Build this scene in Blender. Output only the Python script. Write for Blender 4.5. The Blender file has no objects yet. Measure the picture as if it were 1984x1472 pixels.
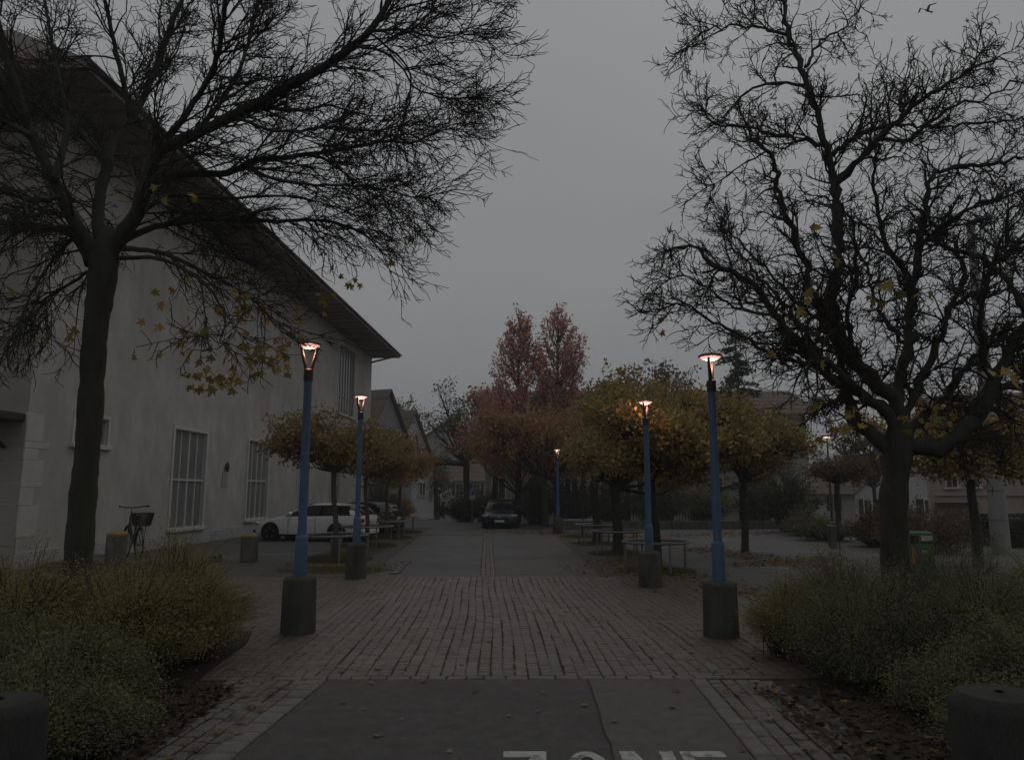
import bpy, bmesh, math, random
import numpy as np
from mathutils import Vector, Matrix

R = math.radians
S = bpy.context.scene
COL = S.collection

# ------------------------------------------------------------------ camera
F, CX, CY, HOR, CAMH = 1440.0, 992.0, 736.0, 952.0, 1.9      # measured on the 1984 x 1472 photograph
PITCH = math.atan((HOR - CY) / F)
cam_data = bpy.data.cameras.new('camera')
cam = bpy.data.objects.new('camera', cam_data)
COL.objects.link(cam)
cam.location = (0, 0, CAMH)
cam.rotation_euler = (math.pi / 2 + PITCH, 0, 0)
cam_data.sensor_fit = 'HORIZONTAL'
cam_data.sensor_width = 36.0
cam_data.lens = F / 1984.0 * 36.0
cam_data.clip_start = 0.05
cam_data.clip_end = 2000
S.camera = cam

# ------------------------------------------------------------------ sky
SUN_EL, SUN_AZ = R(62), R(25)
world = bpy.data.worlds.new('World')
S.world = world
world.use_nodes = True
wn, wl = world.node_tree.nodes, world.node_tree.links
wn.clear()
w_out = wn.new('ShaderNodeOutputWorld')
w_bg = wn.new('ShaderNodeBackground')
w_sky = wn.new('ShaderNodeTexSky')
w_sky.sky_type = 'NISHITA'
w_sky.sun_disc = False
w_sky.sun_elevation = SUN_EL
w_sky.sun_rotation = SUN_AZ
w_sky.dust_density = 4.0
w_hs = wn.new('ShaderNodeHueSaturation')
w_hs.inputs['Saturation'].default_value = 0.3
w_hs.inputs['Value'].default_value = 0.45
w_tc = wn.new('ShaderNodeTexCoord')
w_map = wn.new('ShaderNodeMapping')
w_map.inputs['Scale'].default_value = (1.2, 1.2, 2.6)
w_noise = wn.new('ShaderNodeTexNoise')
w_noise.inputs['Scale'].default_value = 2.3
w_noise.inputs['Detail'].default_value = 4.0
w_noise.inputs['Roughness'].default_value = 0.45
w_ramp = wn.new('ShaderNodeValToRGB')
w_ramp.color_ramp.elements[0].position = 0.25
w_ramp.color_ramp.elements[0].color = (2.26, 2.31, 2.40, 1)
w_ramp.color_ramp.elements[1].position = 0.8
w_ramp.color_ramp.elements[1].color = (2.62, 2.65, 2.67, 1)
w_mix = wn.new('ShaderNodeMix')
w_mix.data_type = 'RGBA'
w_mix.inputs['Factor'].default_value = 0.92            # closed overcast in front of the dusk sky
wl.new(w_tc.outputs['Generated'], w_map.inputs['Vector'])
wl.new(w_map.outputs['Vector'], w_noise.inputs['Vector'])
wl.new(w_noise.outputs['Fac'], w_ramp.inputs['Fac'])
wl.new(w_sky.outputs['Color'], w_hs.inputs['Color'])
wl.new(w_hs.outputs['Color'], w_mix.inputs['A'])
wl.new(w_ramp.outputs['Color'], w_mix.inputs['B'])
w_sep = wn.new('ShaderNodeSeparateXYZ')
w_grad = wn.new('ShaderNodeMapRange')                   # an overcast sky grows brighter towards the zenith
w_grad.inputs['From Min'].default_value = 0.0
w_grad.inputs['From Max'].default_value = 1.0
w_grad.inputs['To Min'].default_value = 0.86
w_grad.inputs['To Max'].default_value = 1.36
w_mul = wn.new('ShaderNodeMix'); w_mul.data_type = 'RGBA'; w_mul.blend_type = 'MULTIPLY'; w_mul.inputs['Factor'].default_value = 1.0
wl.new(w_tc.outputs['Generated'], w_sep.inputs['Vector'])
wl.new(w_sep.outputs['Z'], w_grad.inputs['Value'])
wl.new(w_mix.outputs['Result'], w_mul.inputs['A'])
wl.new(w_grad.outputs['Result'], w_mul.inputs['B'])
wl.new(w_mul.outputs['Result'], w_bg.inputs['Color'])
w_bg.inputs['Strength'].default_value = 0.1
wl.new(w_bg.outputs['Background'], w_out.inputs['Surface'])

sun_data = bpy.data.lights.new('sun', 'SUN')
sun_data.energy = 0.16
sun_data.angle = R(60)
sun_data.color = (1.0, 0.95, 0.9)
sun = bpy.data.objects.new('sun', sun_data)
COL.objects.link(sun)
sun.rotation_euler = Vector((-math.sin(SUN_AZ) * math.cos(SUN_EL), -math.cos(SUN_AZ) * math.cos(SUN_EL), -math.sin(SUN_EL))).to_track_quat('-Z', 'Y').to_euler()

vs = S.view_settings
vs.view_transform = 'Standard'
vs.look = 'None'
vs.exposure = 0.0
vs.gamma = 1.0
vs.use_curve_mapping = False
S.render.engine = 'CYCLES'
S.cycles.use_denoising = True
S.cycles.max_bounces = 5
S.cycles.diffuse_bounces = 2
S.cycles.glossy_bounces = 2
S.cycles.transparent_max_bounces = 6
S.cycles.sample_clamp_indirect = 2.0
S.cycles.caustics_reflective = False
S.cycles.caustics_refractive = False

# ------------------------------------------------------------------ pixel helpers (photo pixel -> direction -> point)
_c, _s = math.cos(PITCH), math.sin(PITCH)
def ray(u, v):
    a, b = (u - CX) / F, -(v - CY) / F
    return np.array([a, _c - b * _s, _s + b * _c])
def gz(y):
    return -0.03 * min(max(y - 46.0, 0.0), 55.0)
def G(u, v, z=0.0):
    r = ray(u, v)
    t = (z - CAMH) / r[2]
    p = np.array([0, 0, CAMH]) + r * t
    if p[1] > 46.0 and z == 0.0:                      # the ground falls gently beyond the square
        t = (-CAMH + 0.03 * -46.0 * -1.0) / (r[2] + 0.03 * r[1]) if (r[2] + 0.03 * r[1]) < 0 else t
        p = np.array([0, 0, CAMH]) + r * t
    return p
def P(u, v, y):
    r = ray(u, v)
    return np.array([0, 0, CAMH]) + r * (y / r[1])
def base(u, y):
    r = ray(u, 1000.0)
    return (float(r[0] / r[1] * y), float(y), gz(y))
LA = -math.atan(47 / F)                                # direction of the lane
LD = np.array([math.sin(LA), math.cos(LA), 0.0]); LR = np.array([math.cos(LA), -math.sin(LA), 0.0])
def lane(s, t, z=0.0):
    p = LR * s + LD * t
    return (p[0], p[1], z)

# ------------------------------------------------------------------ materials
M = {}
def material(name, c1, c2=None, scale=6.0, rough=0.8, bump=0.0, bscale=60.0, metal=0.0, stretch=(1, 1, 1), c3=None, island=None,
             spec=0.3, dirt=None, fine=0.0):
    m = bpy.data.materials.new(name)
    m.use_nodes = True
    n, l = m.node_tree.nodes, m.node_tree.links
    b = n['Principled BSDF']
    b.inputs['Roughness'].default_value = rough
    b.inputs['Metallic'].default_value = metal
    b.inputs['Specular IOR Level'].default_value = spec
    geo = n.new('ShaderNodeNewGeometry')
    mp = n.new('ShaderNodeMapping')
    mp.inputs['Scale'].default_value = stretch
    l.new(geo.outputs['Position'], mp.inputs['Vector'])
    col = None
    if island:
        oi = n.new('ShaderNodeObjectInfo')
        ad = n.new('ShaderNodeMath'); ad.operation = 'ADD'
        fr = n.new('ShaderNodeMath'); fr.operation = 'FRACT'
        l.new(geo.outputs['Random Per Island'], ad.inputs[0])
        l.new(oi.outputs['Random'], ad.inputs[1])
        l.new(ad.outputs[0], fr.inputs[0])
        rp = n.new('ShaderNodeValToRGB')
        el = rp.color_ramp.elements
        for i, c in enumerate(island):
            e = el[i] if i < 2 else el.new(1.0)
            e.position = i / max(1, len(island) - 1)
            e.color = (*c, 1)
        l.new(fr.outputs[0], rp.inputs['Fac'])
        col = rp.outputs['Color']
    if c2 is not None or island is None:
        nz = n.new('ShaderNodeTexNoise')
        nz.inputs['Scale'].default_value = scale
        nz.inputs['Detail'].default_value = 6.0
        nz.inputs['Roughness'].default_value = 0.6
        l.new(mp.outputs['Vector'], nz.inputs['Vector'])
        rp = n.new('ShaderNodeValToRGB')
        rp.color_ramp.elements[0].position = 0.3
        rp.color_ramp.elements[1].position = 0.7
        rp.color_ramp.elements[0].color = (*c1, 1)
        rp.color_ramp.elements[1].color = (*(c2 or c1), 1)
        if c3:
            e = rp.color_ramp.elements.new(0.5); e.color = (*c3, 1)
        l.new(nz.outputs['Fac'], rp.inputs['Fac'])
        if col is None:
            col = rp.outputs['Color']
        else:
            mx = n.new('ShaderNodeMix'); mx.data_type = 'RGBA'; mx.blend_type = 'MULTIPLY'
            mx.inputs['Factor'].default_value = 1.0
            l.new(col, mx.inputs['A']); l.new(rp.outputs['Color'], mx.inputs['B'])
            col = mx.outputs['Result']
    if fine:
        nf = n.new('ShaderNodeTexNoise'); nf.inputs['Scale'].default_value = 170.0; nf.inputs['Detail'].default_value = 2.0
        l.new(mp.outputs['Vector'], nf.inputs['Vector'])
        rf = n.new('ShaderNodeMapRange'); rf.inputs['From Min'].default_value = 0.3; rf.inputs['From Max'].default_value = 0.7
        rf.inputs['To Min'].default_value = 1 - fine; rf.inputs['To Max'].default_value = 1 + fine
        l.new(nf.outputs['Fac'], rf.inputs['Value'])
        mx = n.new('ShaderNodeMix'); mx.data_type = 'RGBA'; mx.blend_type = 'MULTIPLY'; mx.inputs['Factor'].default_value = 1.0
        l.new(col, mx.inputs['A']); l.new(rf.outputs['Result'], mx.inputs['B'])
        col = mx.outputs['Result']
    if dirt:                                             # stains with a shape of their own
        dc, dscale, dlo, dhi = dirt
        nd = n.new('ShaderNodeTexNoise'); nd.inputs['Scale'].default_value = dscale; nd.inputs['Detail'].default_value = 5.0
        l.new(mp.outputs['Vector'], nd.inputs['Vector'])
        rd = n.new('ShaderNodeMapRange'); rd.inputs['From Min'].default_value = dlo; rd.inputs['From Max'].default_value = dhi
        l.new(nd.outputs['Fac'], rd.inputs['Value'])
        mx = n.new('ShaderNodeMix'); mx.data_type = 'RGBA'
        l.new(rd.outputs['Result'], mx.inputs['Factor'])
        l.new(col, mx.inputs['A']); mx.inputs['B'].default_value = (*dc, 1)
        col = mx.outputs['Result']
    l.new(col, b.inputs['Base Color'])
    if bump:
        nb = n.new('ShaderNodeTexNoise'); nb.inputs['Scale'].default_value = bscale; nb.inputs['Detail'].default_value = 4.0
        l.new(mp.outputs['Vector'], nb.inputs['Vector'])
        bp = n.new('ShaderNodeBump'); bp.inputs['Strength'].default_value = bump; bp.inputs['Distance'].default_value = 0.02
        l.new(nb.outputs['Fac'], bp.inputs['Height'])
        l.new(bp.outputs['Normal'], b.inputs['Normal'])
    M[name] = m
    return m
def emitter(name, c, strength):
    m = bpy.data.materials.new(name); m.use_nodes = True
    n, l = m.node_tree.nodes, m.node_tree.links
    b = n['Principled BSDF']
    b.inputs['Base Color'].default_value = (0.6, 0.5, 0.45, 1)
    nz = n.new('ShaderNodeTexNoise'); nz.inputs['Scale'].default_value = 14
    mx = n.new('ShaderNodeMix'); mx.data_type = 'RGBA'; mx.blend_type = 'MULTIPLY'; mx.inputs['Factor'].default_value = 0.35
    mx.inputs['A'].default_value = (*c, 1)
    l.new(nz.outputs['Color'], mx.inputs['B'])
    l.new(mx.outputs['Result'], b.inputs['Emission Color'])
    b.inputs['Emission Strength'].default_value = strength
    M[name] = m

material('asphalt', (0.063, 0.061, 0.059), (0.110, 0.106, 0.102), 0.9, .62, .5, 130, fine=.35, dirt=((0.053, 0.050, 0.048), .35, .52, .72), spec=.4)
material('lane_asphalt', (.050, .048, .046), (.092, .089, .086), 7.0, .6, .7, 150, fine=.5, dirt=((.048, .046, .045), .9, .5, .75), spec=.4)
material('patch_asphalt', (.072, .068, .064), (.118, .112, .106), 8.0, .6, .6, 150, fine=.4, dirt=((.075, .071, .067), 1.1, .5, .75), spec=.4)
material('joint_soil', (.040, .037, .032), (.068, .063, .05), 8, .95, .5, 60)
material('sett', (.72, .72, .72), (1.15, 1.12, 1.1), 1.1, .52, .5, 55, fine=.25, spec=.45,
         island=[(.114, .097, .087), (.138, .131, .125), (.124, .108, .098), (.109, .105, .101), (.143, .128, .117), (.122, .117, .112)])
material('dark_sett', (.72, .72, .72), (1.15, 1.12, 1.1), 1.6, .6, .5, 55, fine=.25, spec=.4,
         island=[(.095, .085, .076), (.135, .127, .119), (.115, .10, .088), (.145, .14, .132)])
material('side_sett', (.72, .72, .72), (1.15, 1.12, 1.1), 1.1, .5, .5, 55, fine=.25, spec=.45,
         island=[(.098, .072, .060), (.115, .098, .088), (.105, .078, .066), (.090, .080, .074), (.122, .095, .080)])
material('granite', (.13, .126, .12), (.18, .174, .166), 9, .75, .4, 90, fine=.3, dirt=((.08, .078, .066), 2.2, .5, .75))
material('soil', (.022, .018, .013), (.042, .034, .025), 7, .95, .8, 40)
material('earth', (.070, .064, .054), (.10, .093, .082), 3, .9, .6, 60, fine=.3)
material('paint_white', (.32, .32, .31), (.48, .48, .46), 12, .7, .2, 90, dirt=((.11, .108, .105), 9, .5, .66))
material('plaster', (.40, .385, .355), (.56, .54, .50), 1.7, .92, .4, 70, stretch=(1, 1, .6), fine=.09, dirt=((.375, .36, .335), .6, .48, .75))
material('quoin_stone', (0.480, 0.468, 0.438), (0.564, 0.546, 0.516), 2.2, .85, .25, 60, fine=.08)
material('plinth_stone', (0.352, 0.363, 0.369), (0.462, 0.468, 0.462), 3, .85, .25, 60, fine=.12)
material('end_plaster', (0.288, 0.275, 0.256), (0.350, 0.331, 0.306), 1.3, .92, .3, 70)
material('frame_white', (.52, .52, .51), (.60, .60, .58), 8, .6)
material('frame_grey', (.30, .30, .295), (.36, .36, .35), 8, .6)
material('soffit_wood', (.20, .175, .15), (.27, .235, .205), 3, .85, .2, 20, stretch=(6, .3, 1))
material('roof_tile', (0.090, 0.072, 0.062), (0.150, 0.118, 0.098), 5, .85, .5, 22)
material('roof_brown', (.095, .070, .060), (.15, .115, .098), 5, .85, .5, 22)
material('roof_grey', (.11, .105, .10), (.16, .155, .145), 5, .85, .5, 22)
material('dark_metal', (.020, .021, .022), (.032, .033, .034), 9, .5, spec=.4)
material('blue_paint', (.060, .112, .190), (.082, .140, .225), 5, .45, .05, 60, spec=.4, dirt=((.05, .075, .11), 6, .58, .8))
material('old_concrete', (0.077, 0.073, 0.066), (0.143, 0.138, 0.123), 5, .92, .7, 45, stretch=(1, 1, .35), fine=.3, dirt=((0.039, 0.040, 0.029), 3.5, .48, .72))
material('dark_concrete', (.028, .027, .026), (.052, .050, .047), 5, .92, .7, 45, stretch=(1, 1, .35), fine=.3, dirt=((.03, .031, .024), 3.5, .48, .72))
material('base_concrete', (.052, .050, .047), (.095, .092, .085), 5, .92, .7, 45, stretch=(1, 1, .35), fine=.3, dirt=((.03, .031, .026), 3.5, .48, .72))
material('pale_concrete', (.24, .24, .235), (.32, .32, .31), 4, .85, .2, 40, stretch=(1, 1, .3))
material('yellow_paint', (.26, .17, .04), (.34, .23, .06), 9, .6, dirt=((.12, .10, .05), 12, .5, .7))
material('steel', (.15, .155, .16), (.22, .225, .23), 8, .5, metal=.4, spec=.4)
material('bark', (.030, .029, .025), (.062, .059, .050), 9, .95, 1.0, 28, stretch=(1, 1, .3), dirt=((.050, .058, .036), 3.5, .5, .72))
material('bark_grey', (0.063, 0.056, 0.048), (0.119, 0.106, 0.090), 9, .95, .8, 40, stretch=(1, 1, .3))
material('twig', (.030, .027, .024), (.05, .045, .038), 14, .9)
def leafmat(name, cols, rough=.65):
    material(name, (.8, .8, .8), (1.15, 1.15, 1.1), 5, rough, island=cols, spec=.25)
    m = M[name]; n, l = m.node_tree.nodes, m.node_tree.links
    b = n['Principled BSDF']; out = n['Material Output']
    tr = n.new('ShaderNodeBsdfTranslucent'); ad = n.new('ShaderNodeMixShader'); ad.inputs[0].default_value = .3
    src = b.inputs['Base Color'].links[0].from_socket
    l.new(src, tr.inputs['Color']); l.new(b.outputs[0], ad.inputs[1]); l.new(tr.outputs[0], ad.inputs[2]); l.new(ad.outputs[0], out.inputs['Surface'])
leafmat('leaf_maple', [(.30, .225, .065), (.37, .275, .075), (.22, .19, .06), (.30, .20, .06), (.17, .155, .055)])
leafmat('leaf_gold', [(.36, .27, .10), (.46, .33, .11), (.23, .20, .09), (.39, .27, .095), (.18, .17, .08), (.43, .285, .10)])
leafmat('leaf_olive', [(.22, .19, .08), (.31, .235, .085), (.16, .16, .075), (.27, .19, .076), (.33, .21, .08)])
leafmat('leaf_rust', [(.40, .21, .10), (.46, .26, .11), (.30, .17, .09), (.42, .27, .11), (.25, .175, .09)])
leafmat('leaf_red', [(.56, .27, .23), (.64, .29, .24), (.44, .23, .20), (.58, .33, .24), (.36, .22, .19)])
leafmat('leaf_green', [(0.128, 0.145, 0.068), (0.187, 0.187, 0.076), (0.102, 0.119, 0.060), (0.221, 0.187, 0.069)])
leafmat('leaf_dark', [(0.054, 0.072, 0.040), (0.081, 0.099, 0.050), (0.040, 0.054, 0.032), (0.090, 0.090, 0.045)])
leafmat('leaf_brown', [(0.136, 0.088, 0.048), (0.192, 0.120, 0.061), (0.096, 0.080, 0.042), (0.160, 0.096, 0.048)])
leafmat('leaf_bush', [(.275, .255, .095), (.31, .28, .10), (.235, .225, .09), (.28, .25, .095), (.215, .21, .088)])
leafmat('leaf_bush_dull', [(.178, .182, .095), (.205, .20, .10), (.152, .158, .088), (.182, .178, .092)])
leafmat('leaf_fallen', [(.20, .13, .06), (.27, .18, .085), (.14, .08, .05), (.30, .22, .13), (.11, .07, .045), (.23, .125, .06)])
leafmat('leaf_rotten', [(.05, .038, .026), (.075, .055, .036), (.035, .028, .02), (.09, .06, .035)])
leafmat('grass', [(0.112, 0.120, 0.043), (0.150, 0.143, 0.052), (0.083, 0.093, 0.033), (0.195, 0.150, 0.057)])
material('pane', (.17, .17, .165), (.25, .25, .24), .7, .22, spec=.5)
material('dark_pane', (.02, .022, .024), (.035, .037, .04), 1.2, .12, spec=.6)
material('house_white', (.42, .42, .41), (.50, .495, .48), 1.2, .9, fine=.05)
material('house_grey', (.23, .235, .235), (.29, .295, .29), 1.2, .9)
material('house_beige', (.36, .30, .265), (.42, .355, .315), 1.2, .9, fine=.05)
material('house_cream', (.30, .285, .255), (.36, .34, .305), 1.2, .9, fine=.05)
material('timber', (.03, .025, .02), (.05, .04, .03), 8, .9)
material('car_white', (.78, .79, .80), (.82, .83, .84), 1, .25, spec=.6)
material('car_blue', (.012, .018, .034), (.016, .024, .042), 1, .2, spec=.7)
material('car_dark', (.018, .018, .022), (.024, .024, .028), 1, .22, spec=.6)
material('car_glass', (.012, .014, .016), (.02, .022, .024), 1, .06, spec=.7)
material('rubber', (.012, .012, .012), (.02, .02, .02), 12, .85)
material('rim', (.30, .30, .31), (.36, .36, .37), 5, .3, metal=.7)
material('lens_red', (.22, .018, .014), (.30, .03, .02), 5, .2, spec=.6)
material('lens_clear', (.35, .36, .37), (.50, .50, .50), 9, .15, spec=.7)
material('bin_green', (.050, .105, .058), (.065, .13, .072), 4, .5, dirt=((.04, .06, .04), 5, .55, .75))
material('sticker', (.35, .36, .34), (.45, .45, .43), 10, .6)
material('orange_sticker', (.32, .17, .03), (.40, .22, .04), 10, .6)
material('sign_blue', (.02, .05, .20), (.03, .06, .23), 6, .4)
material('sign_white', (.48, .48, .47), (.55, .55, .54), 6, .5)
material('basket', (.03, .026, .02), (.05, .044, .034), 40, .8)
material('bird', (.012, .012, .013), (.02, .02, .02), 30, .8)
material('hill', (.05, .055, .05), (.07, .072, .066), .05, .95)
emitter('lamp_glow', (1.0, .42, .40), 1.35)
emitter('lamp_far', (1.0, .62, .38), 2.2)
emitter('sign_glow', (.85, .95, .55), .75)

# ------------------------------------------------------------------ mesh helpers
def setp(o, label=None, cat=None, group=None, kind=None):
    if label: o['label'] = label
    if cat: o['category'] = cat
    if group: o['group'] = group
    if kind: o['kind'] = kind
    return o
def thing(name, label, cat, loc=(0, 0, 0), rz=0.0, group=None, kind=None):
    o = bpy.data.objects.new(name, None)
    COL.objects.link(o)
    o.location = tuple(float(c) for c in loc)
    o.rotation_euler = (0, 0, rz)
    o.empty_display_size = .2
    return setp(o, label, cat, group, kind)
def link_mesh(name, me, mat, parent=None, loc=None):
    o = bpy.data.objects.new(name, me)
    if mat and not me.materials:
        me.materials.append(M[mat])
    COL.objects.link(o)
    if parent: o.parent = parent
    if loc is not None: o.location = loc
    return o
def copy_tree(o, parent=None):
    c = o.copy(); COL.objects.link(c)
    if parent: c.parent = parent
    for ch in list(o.children): copy_tree(ch, c)
    return c

class MB:
    """collects shapes, builds one mesh object"""
    def __init__(s): s.v, s.f = [], []
    def add(s, verts, faces):
        k = len(s.v)
        s.v.extend([tuple(map(float, p)) for p in verts]); s.f.extend([tuple(i + k for i in f) for f in faces]); return s
    def box(s, c, d, rz=0.0, bevel=0.0):
        hx, hy, hz = d[0] / 2, d[1] / 2, d[2] / 2
        ca, sa = math.cos(rz), math.sin(rz)
        if bevel:
            b = bevel; vs_ = []
            for z, ins in ((-hz, b), (-hz + b, 0), (hz - b, 0), (hz, b)):
                for x, y in ((-hx + ins, -hy + ins), (hx - ins, -hy + ins), (hx - ins, hy - ins), (-hx + ins, hy - ins)):
                    vs_.append((x, y, z))
            fs = [(3, 2, 1, 0), (12, 13, 14, 15)]
            for r_ in range(3):
                for i in range(4):
                    j = (i + 1) % 4
                    fs.append((r_ * 4 + i, r_ * 4 + j, r_ * 4 + 4 + j, r_ * 4 + 4 + i))
        else:
            vs_ = [(x, y, z) for z in (-hz, hz) for x, y in ((-hx, -hy), (hx, -hy), (hx, hy), (-hx, hy))]
            fs = [(3, 2, 1, 0), (4, 5, 6, 7), (0, 1, 5, 4), (1, 2, 6, 5), (2, 3, 7, 6), (3, 0, 4, 7)]
        return s.add([(c[0] + x * ca - y * sa, c[1] + x * sa + y * ca, c[2] + z) for x, y, z in vs_], fs)
    def bar(s, a, b, w, h=None, up=(0, 0, 1)):
        a, b = np.array(a, float), np.array(b, float); h = h or w
        t = b - a; t /= np.linalg.norm(t) + 1e-9
        sd = np.cross(t, up)
        if np.linalg.norm(sd) < 1e-4: sd = np.cross(t, (1, 0, 0))
        sd /= np.linalg.norm(sd); u = np.cross(sd, t)
        q = [(-w / 2, -h / 2), (w / 2, -h / 2), (w / 2, h / 2), (-w / 2, h / 2)]
        vs_ = [p + sd * x + u * y for p in (a, b) for x, y in q]
        return s.add(vs_, [(3, 2, 1, 0), (4, 5, 6, 7), (0, 1, 5, 4), (1, 2, 6, 5), (2, 3, 7, 6), (3, 0, 4, 7)])
    def tube(s, pts, rad, n=8, closed=False, caps=True):
        pts = [np.array(p, float) for p in pts]; m = len(pts)
        if not hasattr(rad, '__len__'): rad = [rad] * m
        vs_, fs, ref = [], [], None
        for i, p in enumerate(pts):
            if closed: t = pts[(i + 1) % m] - pts[i - 1]
            else: t = pts[min(i + 1, m - 1)] - pts[max(i - 1, 0)]
            t = t / (np.linalg.norm(t) + 1e-9)
            if ref is None:
                ref = np.cross(t, (0, 0, 1)) if abs(t[2]) < .9 else np.cross(t, (0, 1, 0))
            ref = ref - t * np.dot(ref, t); ref /= np.linalg.norm(ref) + 1e-9
            b = np.cross(t, ref)
            for k in range(n):
                a = 2 * math.pi * k / n
                vs_.append(p + (ref * math.cos(a) + b * math.sin(a)) * rad[i])
        rng = m if closed else m - 1
        for i in range(rng):
            j = (i + 1) % m
            for k in range(n):
                k2 = (k + 1) % n
                fs.append((i * n + k, i * n + k2, j * n + k2, j * n + k))
        if not closed and caps:
            fs.append(tuple(range(n - 1, -1, -1))); fs.append(tuple((m - 1) * n + k for k in range(n)))
        return s.add(vs_, fs)
    def lathe(s, prof, n=24, c=(0, 0, 0), axis='z'):
        vs_, fs = [], []
        for r_, z in prof:
            for k in range(n):
                a = 2 * math.pi * k / n
                x, y = r_ * math.cos(a), r_ * math.sin(a)
                vs_.append((c[0] + x, c[1] + y, c[2] + z) if axis == 'z' else (c[0] + x, c[1] + z, c[2] + y))
        for i in range(len(prof) - 1):
            for k in range(n):
                k2 = (k + 1) % n
                q = (i * n + k, i * n + k2, (i + 1) * n + k2, (i + 1) * n + k)
                fs.append(q if axis == 'z' else q[::-1])
        a_, b_ = tuple(range(n - 1, -1, -1)), tuple((len(prof) - 1) * n + k for k in range(n))
        if prof[0][0] > 1e-5: fs.append(a_ if axis == 'z' else a_[::-1])
        if prof[-1][0] > 1e-5: fs.append(b_ if axis == 'z' else b_[::-1])
        return s.add(vs_, fs)
    def prism(s, poly, z0, z1):
        n = len(poly)
        vs_ = [(p[0], p[1], z0) for p in poly] + [(p[0], p[1], z1) for p in poly]
        ar = sum(poly[i][0] * poly[(i + 1) % n][1] - poly[(i + 1) % n][0] * poly[i][1] for i in range(n))
        fs = [tuple(range(n - 1, -1, -1)), tuple(range(n, 2 * n))] + [(i, (i + 1) % n, n + (i + 1) % n, n + i) for i in range(n)]
        if ar < 0: fs = [f[::-1] for f in fs]
        return s.add(vs_, fs)
    def build(s, name, mat, parent=None, origin=(0, 0, 0), smooth=False, loc=None, kind=None):
        me = bpy.data.meshes.new(name)
        ox, oy, oz = origin
        me.from_pydata([(x - ox, y - oy, z - oz) for x, y, z in s.v], [], s.f)
        if smooth:
            me.polygons.foreach_set('use_smooth', [True] * len(me.polygons))
        me.update()
        o = link_mesh(name, me, mat, parent, loc)
        if smooth == 'auto':
            try: me.set_sharp_from_angle(angle=R(38))
            except Exception: pass
        if kind: o['kind'] = kind
        return o

def array_mesh(name, V, k, mat, parent=None, origin=(0, 0, 0), loc=None, tri=None):
    """V: (N*k, 3) vertices, one k-gon per k vertices"""
    V = (np.asarray(V, np.float32).reshape(-1, 3) - np.array(origin, np.float32))
    nf = len(V) // k
    me = bpy.data.meshes.new(name)
    me.vertices.add(len(V)); me.vertices.foreach_set('co', V.ravel())
    me.loops.add(nf * k); me.loops.foreach_set('vertex_index', np.arange(nf * k, dtype=np.int32))
    me.polygons.add(nf); me.polygons.foreach_set('loop_start', np.arange(0, nf * k, k, dtype=np.int32))
    me.update(calc_edges=True)
    return link_mesh(name, me, mat, parent, loc)

def tubes_mesh(name, lines, mat, sides, parent=None, origin=(0, 0, 0)):
    """lines: list of (pts, radii); many thin tubes as one mesh, vectorised by point count"""
    groups = {}
    for p, r_ in lines: groups.setdefault(len(p), []).append((p, r_))
    VV, FF, off = [], [], 0
    for n, g in groups.items():
        A = np.array([x[0] for x in g], np.float32); Rr = np.array([x[1] for x in g], np.float32); B = len(g)
        T = np.empty_like(A); T[:, 1:-1] = A[:, 2:] - A[:, :-2]; T[:, 0] = A[:, 1] - A[:, 0]; T[:, -1] = A[:, -1] - A[:, -2]
        T /= np.linalg.norm(T, axis=2, keepdims=True) + 1e-9
        mean = T.mean(axis=1); ax = np.tile(np.array([[0.13, 0.21, 0.97]], np.float32), (B, 1))
        par = np.abs((mean * ax).sum(1)) > .8
        ax[par] = (0.95, 0.2, 0.1)
        N1 = np.cross(T, ax[:, None, :]); N1 /= np.linalg.norm(N1, axis=2, keepdims=True) + 1e-9
        N2 = np.cross(T, N1)
        rings = []
        for k in range(sides):
            a = 2 * math.pi * k / sides
            rings.append(A + (N1 * math.cos(a) + N2 * math.sin(a)) * Rr[:, :, None])
        V = np.stack(rings, axis=2).reshape(-1, 3)          # (B, n, sides, 3)
        idx = np.arange(B * n * sides).reshape(B, n, sides) + off
        a_ = idx[:, :-1, :]; b_ = idx[:, 1:, :]
        q = np.stack([a_, np.roll(a_, -1, axis=2), np.roll(b_, -1, axis=2), b_], axis=-1).reshape(-1, 4)
        VV.append(V); FF.append(q); off += len(V)
    V = np.concatenate(VV) - np.array(origin, np.float32); Q = np.concatenate(FF).astype(np.int32)
    me = bpy.data.meshes.new(name)
    me.vertices.add(len(V)); me.vertices.foreach_set('co', V.astype(np.float32).ravel())
    me.loops.add(Q.size); me.loops.foreach_set('vertex_index', Q.ravel())
    me.polygons.add(len(Q)); me.polygons.foreach_set('loop_start', np.arange(0, Q.size, 4, dtype=np.int32))
    me.polygons.foreach_set('use_smooth', np.ones(len(Q), bool))
    me.update(calc_edges=True)
    return link_mesh(name, me, mat, parent)

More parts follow.
